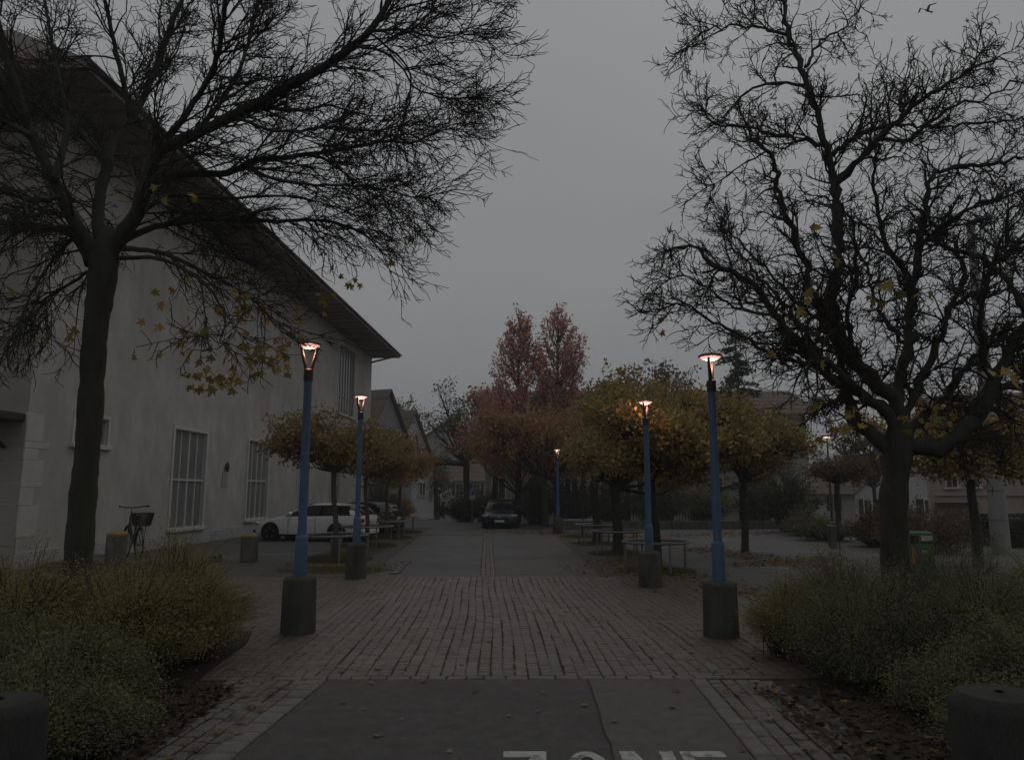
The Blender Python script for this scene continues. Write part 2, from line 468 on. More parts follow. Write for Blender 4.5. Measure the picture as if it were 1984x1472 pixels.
# leaf outlines
def maple_outline():
    a = [90, 72, 64, 48, 40, 30, 14, -6, -16, -40, -90, 220, 196, 186, 166, 150, 140, 132, 116, 108]
    r_ = [1.0, .66, .42, .62, .90, .60, .40, .50, .66, .38, .20, .38, .66, .50, .40, .60, .90, .62, .42, .66]
    return [(q * math.cos(R(t)), q * math.sin(R(t))) for t, q in zip(a, r_)]
MAPLE = maple_outline()
DIAMOND = [(0, 1), (.55, .1), (0, -.9), (-.55, .1)]
HEX = [(0, 1), (.45, .45), (.62, -.15), (0, -.8), (-.62, -.15), (-.45, .45)]
def leaf_cloud(C, size, rng, outline=DIAMOND, normal_bias=(0, 0, .6), jitter=.35):
    """leaves centred on C (N,3); random orientation with a bias; returns (N*k,3)"""
    N = len(C)
    nrm = rng.normal(size=(N, 3)) + np.array(normal_bias)
    nrm /= np.linalg.norm(nrm, axis=1, keepdims=True) + 1e-9
    t = rng.normal(size=(N, 3)) + np.array([0, 0, -.5]); t -= nrm * (t * nrm).sum(1, keepdims=True); t /= np.linalg.norm(t, axis=1, keepdims=True) + 1e-9
    b = np.cross(nrm, t)
    sz = size * (1 + jitter * rng.uniform(-1, 1, size=(N, 1)))
    out = []
    for i, (x, y) in enumerate(outline):
        bend = -.25 * abs(x) + .12 * ((i * 7) % 3 - 1)
        out.append(C + (b * x + t * y + nrm * bend) * sz)
    return np.stack(out, axis=1).reshape(-1, 3)
def leaf_mesh_single(seed):
    rng = random.Random(seed)
    me = bpy.data.meshes.new('leaf')
    cv = rng.uniform(.15, .5); tw = rng.uniform(-.3, .3)
    vs_ = [(x, y, cv * (x * x + .4 * y * y) * .6 + tw * x * y) for x, y in MAPLE]
    vs_.append((0, .1, -.03))
    n = len(MAPLE)
    fs = [(i, (i + 1) % n, n) for i in range(n)]
    a, b, c = n + 1, n + 2, n + 3
    vs_ += [(-.018, -.2, 0), (.018, -.2, 0), (tw * .5, -.95, .12)]
    fs.append((a, b, c))
    me.from_pydata(vs_, [], fs); me.update()
    return me

# ================================================================== GROUND
def sheet(name, poly, z, mat, parent=None, kind='structure', thick=0.0):
    mb = MB(); poly = [(float(p[0]), float(p[1])) for p in poly]
    if thick: mb.prism(poly, z - thick, z)
    else:
        ar = sum(poly[i][0] * poly[(i + 1) % len(poly)][1] - poly[(i + 1) % len(poly)][0] * poly[i][1] for i in range(len(poly)))
        q = poly if ar > 0 else poly[::-1]
        mb.add([(x, y, z) for x, y in q], [tuple(range(len(q)))])
    o = mb.build(name, mat, parent)
    if kind and parent is None: o['kind'] = kind
    return o

mb = MB()
xs = [-600, -120, -60, -30, 0, 30, 60, 120, 600]; ys = [-300, -30, 0, 46, 60, 75, 90, 101, 160, 900]
mb.add([(x, y, gz(y)) for y in ys for x in xs],
       [(j * 9 + i, j * 9 + i + 1, (j + 1) * 9 + i + 1, (j + 1) * 9 + i) for j in range(len(ys) - 1) for i in range(8)])
ground = mb.build('ground', 'asphalt'); ground['kind'] = 'structure'

# front lane: asphalt strip leading into the setts
A, B_ = G(636, 1321), G(470, 1460)
C_, D_ = G(1336, 1319), G(1448, 1460)
def ext(a, b, k): return a + (b - a) * k
LB, RB = ext(A, B_, 4.2), ext(C_, D_, 4.2)
road = sheet('lane', [A, LB, RB, C_], .020, 'lane_asphalt', thick=.03)
J0, J1 = G(1140, 1320), G(1187, 1465)
JB = ext(J0, J1, 3.6)
sheet('asphalt_patch', [J0, JB, RB, C_], .0235, 'patch_asphalt', road, kind=None)
mb = MB(); nj = 26; rng = random.Random(3)
pl = [ext(J0, J1, 3.4 * i / nj) + np.array([rng.uniform(-.012, .012), 0, 0]) for i in range(nj + 1)]
for i in range(nj):
    w0, w1 = .006 + .004 * rng.random(), .006 + .004 * rng.random()
    a, b = pl[i], pl[i + 1]
    mb.add([(a[0] - w0, a[1], .0268), (a[0] + w0, a[1], .0268), (b[0] + w1, b[1], .0268), (b[0] - w1, b[1], .0268)], [(3, 2, 1, 0)])
mb.build('asphalt_joint', 'joint_soil', road)

# setts -------------------------------------------------------------
def sett_geo(w, l, h, rng):
    """a cobble: flat-ish worn top with chamfered, slightly irregular edges; local centre, base at z=0"""
    b = .012
    j = lambda q: rng.uniform(-q, q)
    o = [(-w / 2 + j(.004), -l / 2 + j(.004)), (w / 2 + j(.004), -l / 2 + j(.004)), (w / 2 + j(.004), l / 2 + j(.004)), (-w / 2 + j(.004), l / 2 + j(.004))]
    i_ = [(x - math.copysign(b, x), y - math.copysign(b, y)) for x, y in o]
    v = [(x, y, 0) for x, y in o] + [(x, y, h - .008) for x, y in o] + [(x, y, h + j(.003)) for x, y in i_]
    f = [(8, 9, 10, 11)] + [(k, (k + 1) % 4, 4 + (k + 1) % 4, 4 + k) for k in range(4)] + [(4 + k, 4 + (k + 1) % 4, 8 + (k + 1) % 4, 8 + k) for k in range(4)]
    return v, f
def lay_setts(parent, cells, mat, singles, seed, name='sett', massname='setts'):
    """cells: (x, y, angle, w, l); the ones showing largest become objects, the rest one stuff part"""
    rng = random.Random(seed)
    seen = []
    for c in cells:
        z = c[1] * _c + (-CAMH) * _s
        u = CX + F * c[0] / max(z, .1)
        v = HOR + CAMH * F / max(c[1], .1)
        seen.append((0 if (-40 < u < 2020 and v < 1510) else 1, c[1]))
    order = sorted(range(len(cells)), key=lambda i: seen[i])
    pick = set(order[:singles])
    variants = []
    for k in range(10):
        v, f = sett_geo(.118, .2, .022, rng)
        me = bpy.data.meshes.new('sett'); me.from_pydata(v, [], f); me.materials.append(M[mat]); me.update(); variants.append(me)
    mass = MB()
    for i, (x, y, a, w, l) in enumerate(cells):
        h = .022 + rng.uniform(-.004, .004)
        if i in pick:
            o = bpy.data.objects.new(name, rng.choice(variants)); COL.objects.link(o); o.parent = parent
            o.location = (x, y, .004); o.rotation_euler = (rng.uniform(-.012, .012), rng.uniform(-.02, .02), a); o.scale = (w / .118, l / .2, h / .022)
        else:
            v, f = sett_geo(w, l, h, rng); ca, sa = math.cos(a), math.sin(a)
            mass.add([(x + p * ca - q * sa, y + p * sa + q * ca, .004 + r_) for p, q, r_ in v], f)
    if mass.v: mass.build(massname, mat, parent, kind='stuff')

S0, S1, T0, T1 = -6.6, 4.75, 7.62, 17.05
pav = sheet('cobbled_pavement', [lane(S0, T0 - .3), lane(S1, T0 - .3), lane(S1, T1), lane(S0, T1)], .004, 'joint_soil')
cells = []; rng = random.Random(11)
pitch = .128; nr = int((S1 - S0) / pitch)
# bottom edge of the field: a course laid crosswise along the asphalt
e0, e1 = np.array(A), np.array(C_)
edir = (e1 - e0) / np.linalg.norm(e1 - e0); eang = math.atan2(edir[1], edir[0])
q = -4.6
while q < 3.3 + 3.6:
    l = rng.uniform(.17, .30)
    p = e0 + edir * (q + l / 2) + np.array([0, .075, 0])
    cells.append((p[0], p[1], eang - math.pi / 2, .118, l - .012)); q += l
for r_ in range(nr):
    s = S0 + (r_ + .5) * pitch
    p0 = lane(s, 0)
    # where the row starts, just behind the edge course
    t = (e0[1] + (s - e0[0]) * math.tan(eang)) + .15 + .033 * 0
    x0, y0, _ = lane(s, t)
    t += (e0[1] + (x0 - e0[0]) * math.tan(eang) + .145) - y0
    ph = rng.uniform(0, 6.3); longrow = rng.random()
    while t < T1 - .05:
        l = rng.choice([.12, .15, .2, .26, .32]) * rng.uniform(.9, 1.15) if longrow > .35 else rng.uniform(.10, .17)
        l = min(l, T1 - t)
        wob = .006 * math.sin(t * 1.3 + ph) + .03 * math.sin(t * .7 + s * .4) + rng.uniform(-.004, .004)
        x, y, _ = lane(s + wob, t + l / 2)
        if l > .06: cells.append((x, y, -LA + rng.uniform(-.02, .02), pitch - rng.uniform(.003, .010), l - rng.uniform(.004, .011)))
        t += l
def flank(c):
    s_ = c[0] * LR[0] + c[1] * LR[1]
    k_ = .25 * math.sin(c[1] * .9) + .35 * math.sin(c[1] * .37 + 1)
    return s_ < -2.05 + k_ or s_ > 2.5 + k_ * .7
fl = [c for c in cells if flank(c)]; md_ = [c for c in cells if not flank(c)]
lay_setts(pav, md_, 'sett', 200, 5)
lay_setts(pav, fl, 'side_sett', 95, 6)

# side strips of darker setts and the kerb stones that edge the lane
def side_strip(name, a, b, sgn, rows, seed, kerb_w, kerb_l):
    d = (b - a); L = np.linalg.norm(d); d = d / L; nrm = np.array([d[1], -d[0], 0.0]) * sgn
    if (nrm[0] > 0) != (sgn > 0): nrm = -nrm
    wide = kerb_w + rows * .135 + .06
    far = a + d * 5.6
    sh = sheet(name, [a, far, far + nrm * wide, a + nrm * wide], .0045, 'joint_soil')
    rng = random.Random(seed); ang = math.atan2(d[1], d[0]) - math.pi / 2
    q = .02
    while q < 4.0:
        l = kerb_l * rng.uniform(.8, 1.25)
        c = a + d * (q + l / 2) + nrm * (kerb_w / 2 + .006)
        mbk = MB().box((0, 0, 0), (kerb_w - .012, l - .016, .05), bevel=.012)
        o = mbk.build('kerb_stone', 'granite', sh); o.location = (c[0], c[1], .012 + rng.uniform(-.003, .004)); o.rotation_euler = (rng.uniform(-.015, .015), 0, ang + rng.uniform(-.02, .02))
        q += l
    cells = []
    for r_ in range(rows):
        q = rng.uniform(0, .05)
        while q < 4.2:
            l = rng.uniform(.12, .24)
            c = a + d * (q + l / 2) + nrm * (kerb_w + .07 + r_ * .135 + .012 * math.sin(q * 2 + r_))
            cells.append((c[0], c[1], ang + rng.uniform(-.06, .06), .118, l - .014)); q += l
    lay_setts(sh, cells, 'dark_sett', 110, seed + 1)
    return sh
side_strip('verge_paving', A, B_, -1, 6, 21, .21, .24)
side_strip('verge_paving', C_, D_, 1, 5, 31, .16, .42)

# planting beds
bedL = sheet('planting_bed', [(-2.95, 4.2), (-2.72, 7.2), (-3.15, 7.62), (-3.3, 9.6), (-3.5, 10.4), (-9, 10.6), (-9, 4.0)], .045, 'soil', thick=.04)
bedR = sheet('planting_bed', [(2.45, 4.2), (2.85, 7.2), (3.15, 7.62), (3.2, 9.6), (3.7, 10.4), (9.5, 10.6), (9.5, 4.0)], .045, 'soil', thick=.04)
# tree strips on both sides of the lane further back
stripL = sheet('tree_strip', [lane(-5.3, 17.6), lane(-3.0, 17.15), lane(-2.7, 18.0), lane(-3.0, 41), lane(-4.9, 41)], .0085, 'earth')
stripR = sheet('tree_strip', [lane(2.6, 17.2), lane(4.7, 17.2), lane(5.0, 40), lane(3.1, 40)], .0085, 'earth')

# gutter of setts down the middle of the far lane, and cross lines
gut = sheet('gutter', [lane(-.16, 17.05), lane(.20, 17.05), lane(.20, 33.5), lane(-.16, 33.5)], .004, 'joint_soil')
cells = []; rng = random.Random(77)
for r_, s in enumerate((-.09, .02, .13)):
    t = 17.08
    while t < 33.4:
        l = rng.uniform(.14, .26); x, y, _ = lane(s, t + l / 2); cells.append((x, y, -LA, .1, l - .012)); t += l
lay_setts(gut, cells, 'dark_sett', 60, 78)
mb = MB(); t = -4.2
while t < 0:
    l = rng.uniform(.3, .5); x, y, _ = lane(t + l / 2, 33.7 + t * .0); mb.box((x, y, .012), (l - .02, .16, .02)); t += l
mb.build('kerb_row', 'granite', gut, kind='stuff')
k = thing('kerb_end', 'short run of pale kerb stones ending the tree strip at the cobbles', 'kerb', G(775, 1103))
for i in range(4):
    a = G(766 + 4.2 * i, 1111 - 5 * i)
    o = MB().box((0, 0, .02), (.15, .42, .06), bevel=.01).build('kerb_stone', 'granite', k); o.location = (a[0] - k.location.x, a[1] - k.location.y, 0); o.rotation_euler.z = -.25
# pale patch in the far lane, and faint parking lines
sheet('asphalt_repair', [G(965, 1085), G(1120, 1083), G(1190, 1112), G(970, 1112)], .003, 'patch_asphalt')
pm = thing('parking_lines', 'faint worn white parking lines on the car park beside the white car', 'road marking', G(560, 1075))
def gline(mb, u0, v0, u1, v1, w, z=.004):
    a, b = G(u0, v0), G(u1, v1); d = b - a; d /= np.linalg.norm(d); nn = np.array([-d[1], d[0], 0]) * w / 2
    pts = [a + nn, b + nn, b - nn, a - nn]
    ar = sum(pts[i][0] * pts[(i + 1) % 4][1] - pts[(i + 1) % 4][0] * pts[i][1] for i in range(4))
    pts = pts if ar > 0 else pts[::-1]
    mb.add([(p[0], p[1], z) for p in pts], [(0, 1, 2, 3)])
for l_ in ((470, 1073, 600, 1074), (560, 1060, 640, 1062), (735, 1066, 830, 1063)):
    mb = MB(); gline(mb, *l_, .08); mb.build('line', 'paint_white', pm, origin=pm.location)
pm = thing('parking_lines', 'faint white parking line on the asphalt behind the tree rings with fallen leaves', 'road marking', G(1540, 1070))
for l_ in ((1420, 1067, 1590, 1069), (1440, 1098, 1530, 1101)):
    mb = MB(); gline(mb, *l_, .10); mb.build('line', 'paint_white', pm, origin=pm.location)

# painted word on the lane ----------------------------------------------------
zl = thing('road_marking', 'worn white painted word ZONE on the dark asphalt lane', 'road marking', G(1190, 1456))
zdir = (LB - A); zdir /= np.linalg.norm(zdir); zdir = np.array([zdir[0] * .35, zdir[1], 0]); zdir /= np.linalg.norm(zdir)
def letter(ch, u0, u1):
    a, b = G(u0, 1462), G(u1, 1462); W = b - a; H = 1.15
    t = .24; th = .10
    pr = []
    if ch == 'Z': pr = [[(0, 0), (1, 0), (1, th + .03), (.36, 1 - th), (1, 1 - th), (1, 1), (0, 1), (0, 1 - th - .03), (.64, th), (0, th)]]
    if ch == 'E': pr = [[(0, 0), (1, 0), (1, th), (t, th), (t, .45), (.9, .45), (.9, .55), (t, .55), (t, 1 - th), (1, 1 - th), (1, 1), (0, 1)]]
    if ch == 'N': pr = [[(0, 0), (.28, 0), (.75, .70), (.75, 0), (1, 0), (1, 1), (.74, 1), (.25, .30), (.25, 1), (0, 1)]]
    mbl = MB()
    for p in pr:
        mbl.prism([tuple((a + W * x + zdir * y * H)[:2]) for x, y in p], .018, .0275)
    if ch == 'O':
        n = 28; vs_ = []
        for i in range(n):
            t_ = 2 * math.pi * i / n
            for k_ in (1.0, 0):
                rx, ry = (.5, .5) if k_ else (.5 - t, .5 - th)
                p = a + W * (.5 + rx * math.cos(t_)) + zdir * H * (.5 + ry * math.sin(t_))
                vs_.append((p[0], p[1], .0275))
        mbl.add(vs_, [(2 * i + 1, 2 * i, 2 * ((i + 1) % n), 2 * ((i + 1) % n) + 1) for i in range(n)])
    mbl.build('letter', 'paint_white', zl, origin=zl.location)
letter('Z', 976, 1058); letter('O', 1086, 1182); letter('N', 1200, 1302); letter('E', 1316, 1400)

# ================================================================== HALL on the left
W0 = G(420, 1046); wa = math.atan((1055 - CX) / F)
We = np.array([math.sin(wa), math.cos(wa), 0.0]); Wn = np.array([math.cos(wa), -math.sin(wa), 0.0])
def wpix(u, v):
    r_ = ray(u, v); o_ = np.array([0, 0, CAMH])
    t = np.dot(W0 - o_, Wn) / np.dot(r_, Wn)
    p = o_ + r_ * t
    return float(np.dot(p - W0, We)), float(p[2])
Q0, _ = wpix(45, 900); Q1, _ = wpix(715, 900); HH = wpix(715, 686)[1]
hall = thing('church_hall', 'large beige rendered hall with tall grid windows and wide dark eaves', 'building', W0 + We * Q0, math.atan2(Wn[1], Wn[0]))
# local frame: x = out of the wall towards the square, y = along the wall
HL = Q1 - Q0
def wall_mesh(x0, y0, y1, z0, z1, holes, depth=.16):
    ysn = sorted({y0, y1, *[h[0] for h in holes], *[h[1] for h in holes]}); zsn = sorted({z0, z1, *[h[2] for h in holes], *[h[3] for h in holes]})
    mb = MB()
    for i in range(len(ysn) - 1):
        for j in range(len(zsn) - 1):
            cy, cz = (ysn[i] + ysn[i + 1]) / 2, (zsn[j] + zsn[j + 1]) / 2
            if any(h[0] < cy < h[1] and h[2] < cz < h[3] for h in holes): continue
            mb.add([(x0, ysn[i], zsn[j]), (x0, ysn[i + 1], zsn[j]), (x0, ysn[i + 1], zsn[j + 1]), (x0, ysn[i], zsn[j + 1])], [(0, 1, 2, 3)])
    for a, b, c, d in holes:
        X = x0 - depth
        mb.add([(x0, a, c), (x0, b, c), (x0, b, d), (x0, a, d), (X, a, c), (X, b, c), (X, b, d), (X, a, d)],
               [(0, 4, 5, 1), (1, 5, 6, 2), (2, 6, 7, 3), (3, 7, 4, 0)])
    return mb
holes, wins = [], []
def hwin(u0, u1, vt, vb, cols, rows_v, ref, surround=.13):
    y0, _ = wpix(u0, 900); y1, _ = wpix(u1, 900)
    zt, zb = wpix(ref, vt)[1], wpix(ref, vb)[1]
    y0 -= Q0; y1 -= Q0
    h = (y0 + surround * 1.0, y1 - surround, max(zb + .08, .2), zt - surround)
    holes.append(h); wins.append((h, cols, [wpix(ref, v)[1] for v in rows_v], surround))
hwin(331, 400, 823, 1028, 4, [929], 340)
hwin(478, 521, 847, 1009, 4, [931], 482)
hwin(576, 601, 868, 1000, 4, [934], 580)
hwin(638, 660, 878, 992, 4, [936], 640)
hwin(649, 682, 655, 800, 6, [762], 652)
hwin(133, 207, 800, 866, 2, [], 170, .1)
wm = wall_mesh(0, 0, HL, 0, HH, holes)
# other three sides and top
DEP = 15.0
wm.add([(0, HL, 0), (-DEP, HL, 0), (-DEP, HL, HH), (0, HL, HH), (-DEP, 0, 0), (-DEP, 0, HH)], [(0, 1, 2, 3), (1, 4, 5, 2)])
wm.build('wall', 'plaster', hall)
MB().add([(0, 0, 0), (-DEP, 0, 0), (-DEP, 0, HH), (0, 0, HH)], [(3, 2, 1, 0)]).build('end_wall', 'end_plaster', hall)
for (y0, y1, z0, z1), cols, rows, sr in wins:
    w_ = MB()
    for a, b, c, d in ((y0 - sr, y0, z0 - .05, z1 + sr), (y1, y1 + sr, z0 - .05, z1 + sr), (y0, y1, z1, z1 + sr)):
        w_.box((.015, (a + b) / 2, (c + d) / 2), (.05, b - a, d - c))
    win = w_.build('window', 'frame_white', hall)
    MB().box((.05, (y0 + y1) / 2, z0 - .06), (.14, y1 - y0 + 2 * sr + .1, .12), bevel=.01).build('sill', 'frame_white', win)
    fr = MB(); x = -.08
    zs = [z0] + rows + [z1]
    for i in range(cols + 1):
        yy = y0 + (y1 - y0) * i / cols
        tw = .09 if (i == cols / 2) else .05
        fr.box((x, yy, (z0 + z1) / 2), (.07, tw, z1 - z0))
    for zz in zs: fr.box((x + .004, (y0 + y1) / 2, zz), (.075, y1 - y0, .07))
    fr.build('frame', 'frame_white' if cols < 6 else 'frame_grey', win)
    for i in range(cols):
        for j in range(len(zs) - 1):
            ya, yb = y0 + (y1 - y0) * i / cols, y0 + (y1 - y0) * (i + 1) / cols
            MB().box((x - .02, (ya + yb) / 2, (zs[j] + zs[j + 1]) / 2), (.012, yb - ya - .03, zs[j + 1] - zs[j] - .03)).build('pane', 'pane', win)
# quoins at the near corner and the plinth course
zc = lambda v: wpix(60, v)[1]
for v0, v1, du in ((800, 855, 1), (856, 868, 1.45), (869, 891, .8), (892, 943, 1.25), (944, 979, .75), (980, 1039, 1.15)):
    z1, z0 = zc(v0), zc(v1 + .6); w = du * .62
    MB().box((.012 - .25, w / 2 - .012, (z0 + z1) / 2), (.5, w, z1 - z0 - .012), bevel=.008).build('quoin', 'quoin_stone', hall)
y = 0.0; rng = random.Random(4)
zp = wpix(380, 1026)[1]
while y < HL:
    l = min(rng.uniform(1.3, 2.1), HL - y)
    MB().box((-.02, y + l / 2 - .01, .42 / 2 - .02), (.1, l - .014, .46), bevel=.008).build('plinth_block', 'plinth_stone', hall)
    y += l
# eaves and hipped roof
OV = 2.0; z0 = HH
sf = MB().add([(OV, -OV, z0), (OV, HL + .6, z0), (-DEP - OV, HL + .6, z0), (-DEP - OV, -OV, z0)], [(0, 3, 2, 1)])
sf.build('soffit', 'soffit_wood', hall)
fb = MB()
for a, b in (((OV, -OV), (OV, HL + .6)), ((OV, -OV), (-DEP - OV, -OV)), ((OV, HL + .6), (-DEP - OV, HL + .6))):
    fb.bar((*a, z0 + .09), (*b, z0 + .09), .06, .22)
fb.build('fascia', 'soffit_wood', hall)
rz_ = z0 + 7.6; xm = -DEP / 2
rf = MB().add([(OV + .05, -OV - .05, z0 + .2), (OV + .05, HL + .65, z0 + .2), (-DEP - OV, HL + .65, z0 + .2), (-DEP - OV, -OV - .05, z0 + .2), (xm, 7.5, rz_), (xm, HL - 6, rz_)],
              [(0, 1, 5, 4), (1, 2, 5), (2, 3, 4, 5), (3, 0, 4)])
rf.build('roof', 'roof_tile', hall)
for i in range(int(HL / .9)):
    MB().box((OV / 2 + .0, -.8 + i * .9, z0 - .05), (OV, .1, .09)).build('rafter', 'soffit_wood', hall)
gt = MB().tube([(OV + .09, -OV, z0 + .16), (OV + .09, HL + .6, z0 + .16)], .075, 8); gt.build('gutter', 'dark_metal', hall)
# bracket at the far corner, wall lamp and little plate between the windows
mb = MB().bar((.0, HL - .05, z0 - .45), (1.6, HL - .05, z0 - .06), .1, .12); mb.build('bracket', 'soffit_wood', hall)
yl, zl_ = wpix(436, 905); yl -= Q0
wl_ = MB().lathe([(.02, -.20), (.07, -.14), (.085, 0), (.07, .13), (.02, .19)], 10, (.10, yl, zl_)).build('wall_lamp', 'dark_metal', hall, smooth=True)
MB().box((.06, yl, zl_), (.12, .06, .06)).build('wall_arm', 'dark_metal', wl_)
MB().box((.02, yl, wpix(436, 930)[1]), (.03, .5, .55)).build('notice_plate', 'frame_grey', hall)
# canopy and recessed door on the end wall
zcan = P(20, 800, 17.6)[2]
MB().box((-2.2, -.62, zcan), (4.3, 1.24, .20), bevel=.02).build('canopy', 'dark_metal', hall)
for k_ in range(4): MB().box((-2.2, -1.245, zcan - .06 + .04 * k_), (4.32, .012, .012)).build('canopy_rib', 'steel', hall)
MB().tube([(-.5, -.05, zcan - .75), (-.5, -.6, zcan - .45), (-.5, -.95, zcan - .12)], .05, 8).build('canopy_bracket', 'dark_metal', hall)
dr = MB().box((-2.3, -.03, 1.5), (2.6, .08, 3.0)).build('door', 'timber', hall)
for k_ in range(5): MB().box((-2.3, -.08, .35 + .6 * k_), (2.5, .02, .05)).build('rail', 'soffit_wood', dr)
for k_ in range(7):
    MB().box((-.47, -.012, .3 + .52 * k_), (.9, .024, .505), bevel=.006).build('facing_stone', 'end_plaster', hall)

# ================================================================== OTHER BUILDINGS
def house(name, label, loc, yaw, w, l, eave, ridge, wallm, roofm, gable=(), side=(), over=.4, timber=False, chimney=None, far=(), cat='house', shutters=False, drop=0.0):
    """local +x = front gable, ridge along x, body runs back to x=-l; loc = middle of the gable's foot"""
    h = thing(name, label, cat, loc, yaw)
    hw = w / 2; z0 = -drop
    mb = MB().add([(0, -hw, z0), (0, hw, z0), (0, hw, eave), (0, 0, ridge - .05), (0, -hw, eave), (-l, -hw, z0), (-l, hw, z0), (-l, hw, eave), (-l, 0, ridge - .05), (-l, -hw, eave)],
                  [(0, 1, 2, 3, 4), (9, 8, 7, 6, 5), (0, 4, 9, 5), (1, 6, 7, 2)])
    mb.build('wall', wallm, h)
    sl = (ridge - eave) / hw; ex = hw + over; ez = eave - over * sl; th = .16
    rf = MB()
    for s in (1, -1):
        v = [(over, 0, ridge), (over, s * ex, ez), (-l - over, s * ex, ez), (-l - over, 0, ridge)]
        v += [(x, y, z + th) for x, y, z in v]
        f = [(0, 1, 2, 3), (7, 6, 5, 4), (0, 4, 5, 1), (1, 5, 6, 2), (2, 6, 7, 3)]
        rf.add(v, f if s > 0 else [q[::-1] for q in f])
    roof = rf.build('roof', roofm, h)
    # tile courses as thin proud battens, seen as lines from afar
    n = max(4, int(math.hypot(hw, ridge - eave) / .9)); tc = MB()
    for s in (1, -1):
        for i in range(1, n):
            k = i / n
            tc.bar((over, s * ex * k, ridge + th + .012 - (ridge - ez) * k), (-l - over, s * ex * k, ridge + th + .012 - (ridge - ez) * k), .05, .03)
    tc.build('tile_courses', roofm, roof, kind='stuff')
    if chimney: MB().box((chimney[0], chimney[1], ridge + .2), (.7, .7, 1.6), bevel=.03).build('chimney', wallm, roof)
    if timber:
        tb = MB()
        for y in (-hw * .55, -hw * .2, hw * .2, hw * .55): tb.box((.03, y, eave + (ridge - eave) * .2), (.06, .16, (ridge - eave) * .9 * (1 - abs(y) / hw)))
        for k in (.05, .35): tb.box((.035, 0, eave + (ridge - eave) * k), (.06, w * (1 - k), .16))
        tb.bar((.04, -hw * .5, eave), (.04, -hw * .1, eave + (ridge - eave) * .6), .14, .06); tb.bar((.04, hw * .5, eave), (.04, hw * .1, eave + (ridge - eave) * .6), .14, .06)
        tb.build('timber_frame', 'timber', h)
    def win(face, u, z, ww, hh):
        def tr(du, dz, dp):
            if face == 'g': return (dp, u + du, z + dz)
            s = -1 if face == 'r' else 1
            return (-u - du, s * (hw + dp), z + dz)
        def bx(du, dz, dp, sw, sh, sd):
            c = tr(du, dz, dp)
            return (c, (sd, sw, sh) if face == 'g' else (sw, sd, sh))
        f = MB()
        for du, dz, sw, sh in ((-ww / 2, 0, .1, hh + .1), (ww / 2, 0, .1, hh + .1), (0, hh / 2, ww, .1), (0, 0, .06, hh)):
            f.box(*bx(du, dz, .05, sw, sh, .1))
        o = f.build('window', 'frame_white', h)
        for s in (-1, 1): MB().box(*bx(s * ww / 4, 0, .02, ww / 2 - .04, hh - .03, .05)).build('pane', 'dark_pane', o)
        MB().box(*bx(0, -hh / 2 - .06, .08, ww + .3, .1, .2)).build('sill', 'frame_white', o)
        if shutters:
            for s in (-1, 1): MB().box(*bx(s * (ww * .5 + ww * .27), 0, .05, ww * .5, hh + .06, .05)).build('shutter', shutters, o)
    for u, z, ww, hh in gable: win('g', u, z, ww, hh)
    for u, z, ww, hh in side: win('r', u, z, ww, hh)
    return h

a = P(752, 757, 66)
house('gabled_house', 'tall narrow gabled house with pale boarded gable behind the rendered hall', (a[0], a[1], gz(66)), R(-24), 8.4, 14, 5.2 - gz(66), a[2] - gz(66), 'house_grey', 'roof_brown',
      gable=[(-1.6, 7.4, .9, 1.2), (1.6, 7.4, .9, 1.2), (-2, 4, 1, 1.4), (1.2, 4, 1, 1.4)], side=[(3, 4, 1, 1.4), (7, 4, 1, 1.4)])
a = P(801, 797, 74)
house('timber_house', 'half-timbered gabled house with small attic window beyond the orange trees', (a[0], a[1], gz(74)), R(-30), 7.4, 13, 5.0, a[2] - gz(74), 'house_white', 'roof_brown',
      gable=[(-.6, 6.2, .8, 1.1), (.9, 6.2, .8, 1.1), (-1.6, 3, 1, 1.3), (1.6, 3, 1, 1.3)], side=[(3, 3.2, 1, 1.3), (7, 3.2, 1, 1.3)], timber=True)
a = P(858, 812, 105)
house('grey_house', 'large plain grey house with shallow grey roof and chimney block', (a[0] + 1, a[1], gz(105)), R(-78), 17, 14, 7.6, a[2] - gz(105), 'house_grey', 'roof_grey',
      gable=[(-5, 5.4, 1.2, 1.5), (-1, 5.4, 1.2, 1.5), (3, 5.4, 1.2, 1.5), (-5, 2, 1.2, 1.5), (-1, 2, 1.2, 1.5)], chimney=(-3, 1.0))
# white two-storey house: long front with eaves towards us, and a nearer wing
a = base(870, 96)
zz = P(870, 930, 96)[2] - gz(96)
wh = house('white_house', 'low white two-storey house with shutters beyond the lane', (a[0] + 5.2, a[1] + 4, gz(96)), R(4), 8, 12.0, zz, zz + 2.6, 'house_white', 'roof_brown',
      side=[(2.0, 3.7, .9, 1.3), (4.2, 3.7, .9, 1.3), (8.8, 3.7, .9, 1.3), (1.8, 1.3, .9, 1.3), (4.0, 1.3, .9, 1.3), (7.0, 1.1, 1.0, 2.0)], shutters='timber')
a = base(800, 90)
zz = P(815, 925, 90)[2] - gz(90)
house('white_annex', 'white annex with three tall narrow windows at the end of the lane', (a[0] + 1.6, a[1], gz(90)), R(-30), 6, 9, zz, zz + 2.2, 'house_white', 'roof_brown',
      gable=[(-1.7, 1.6, .7, 1.9), (-.4, 1.6, .7, 1.9), (.9, 1.6, .7, 1.9), (-1.0, 4.0, .8, 1.1)], side=[(3, 1.6, 1.1, 2.0), (6, 1.6, 1, 1.4)], shutters='timber')
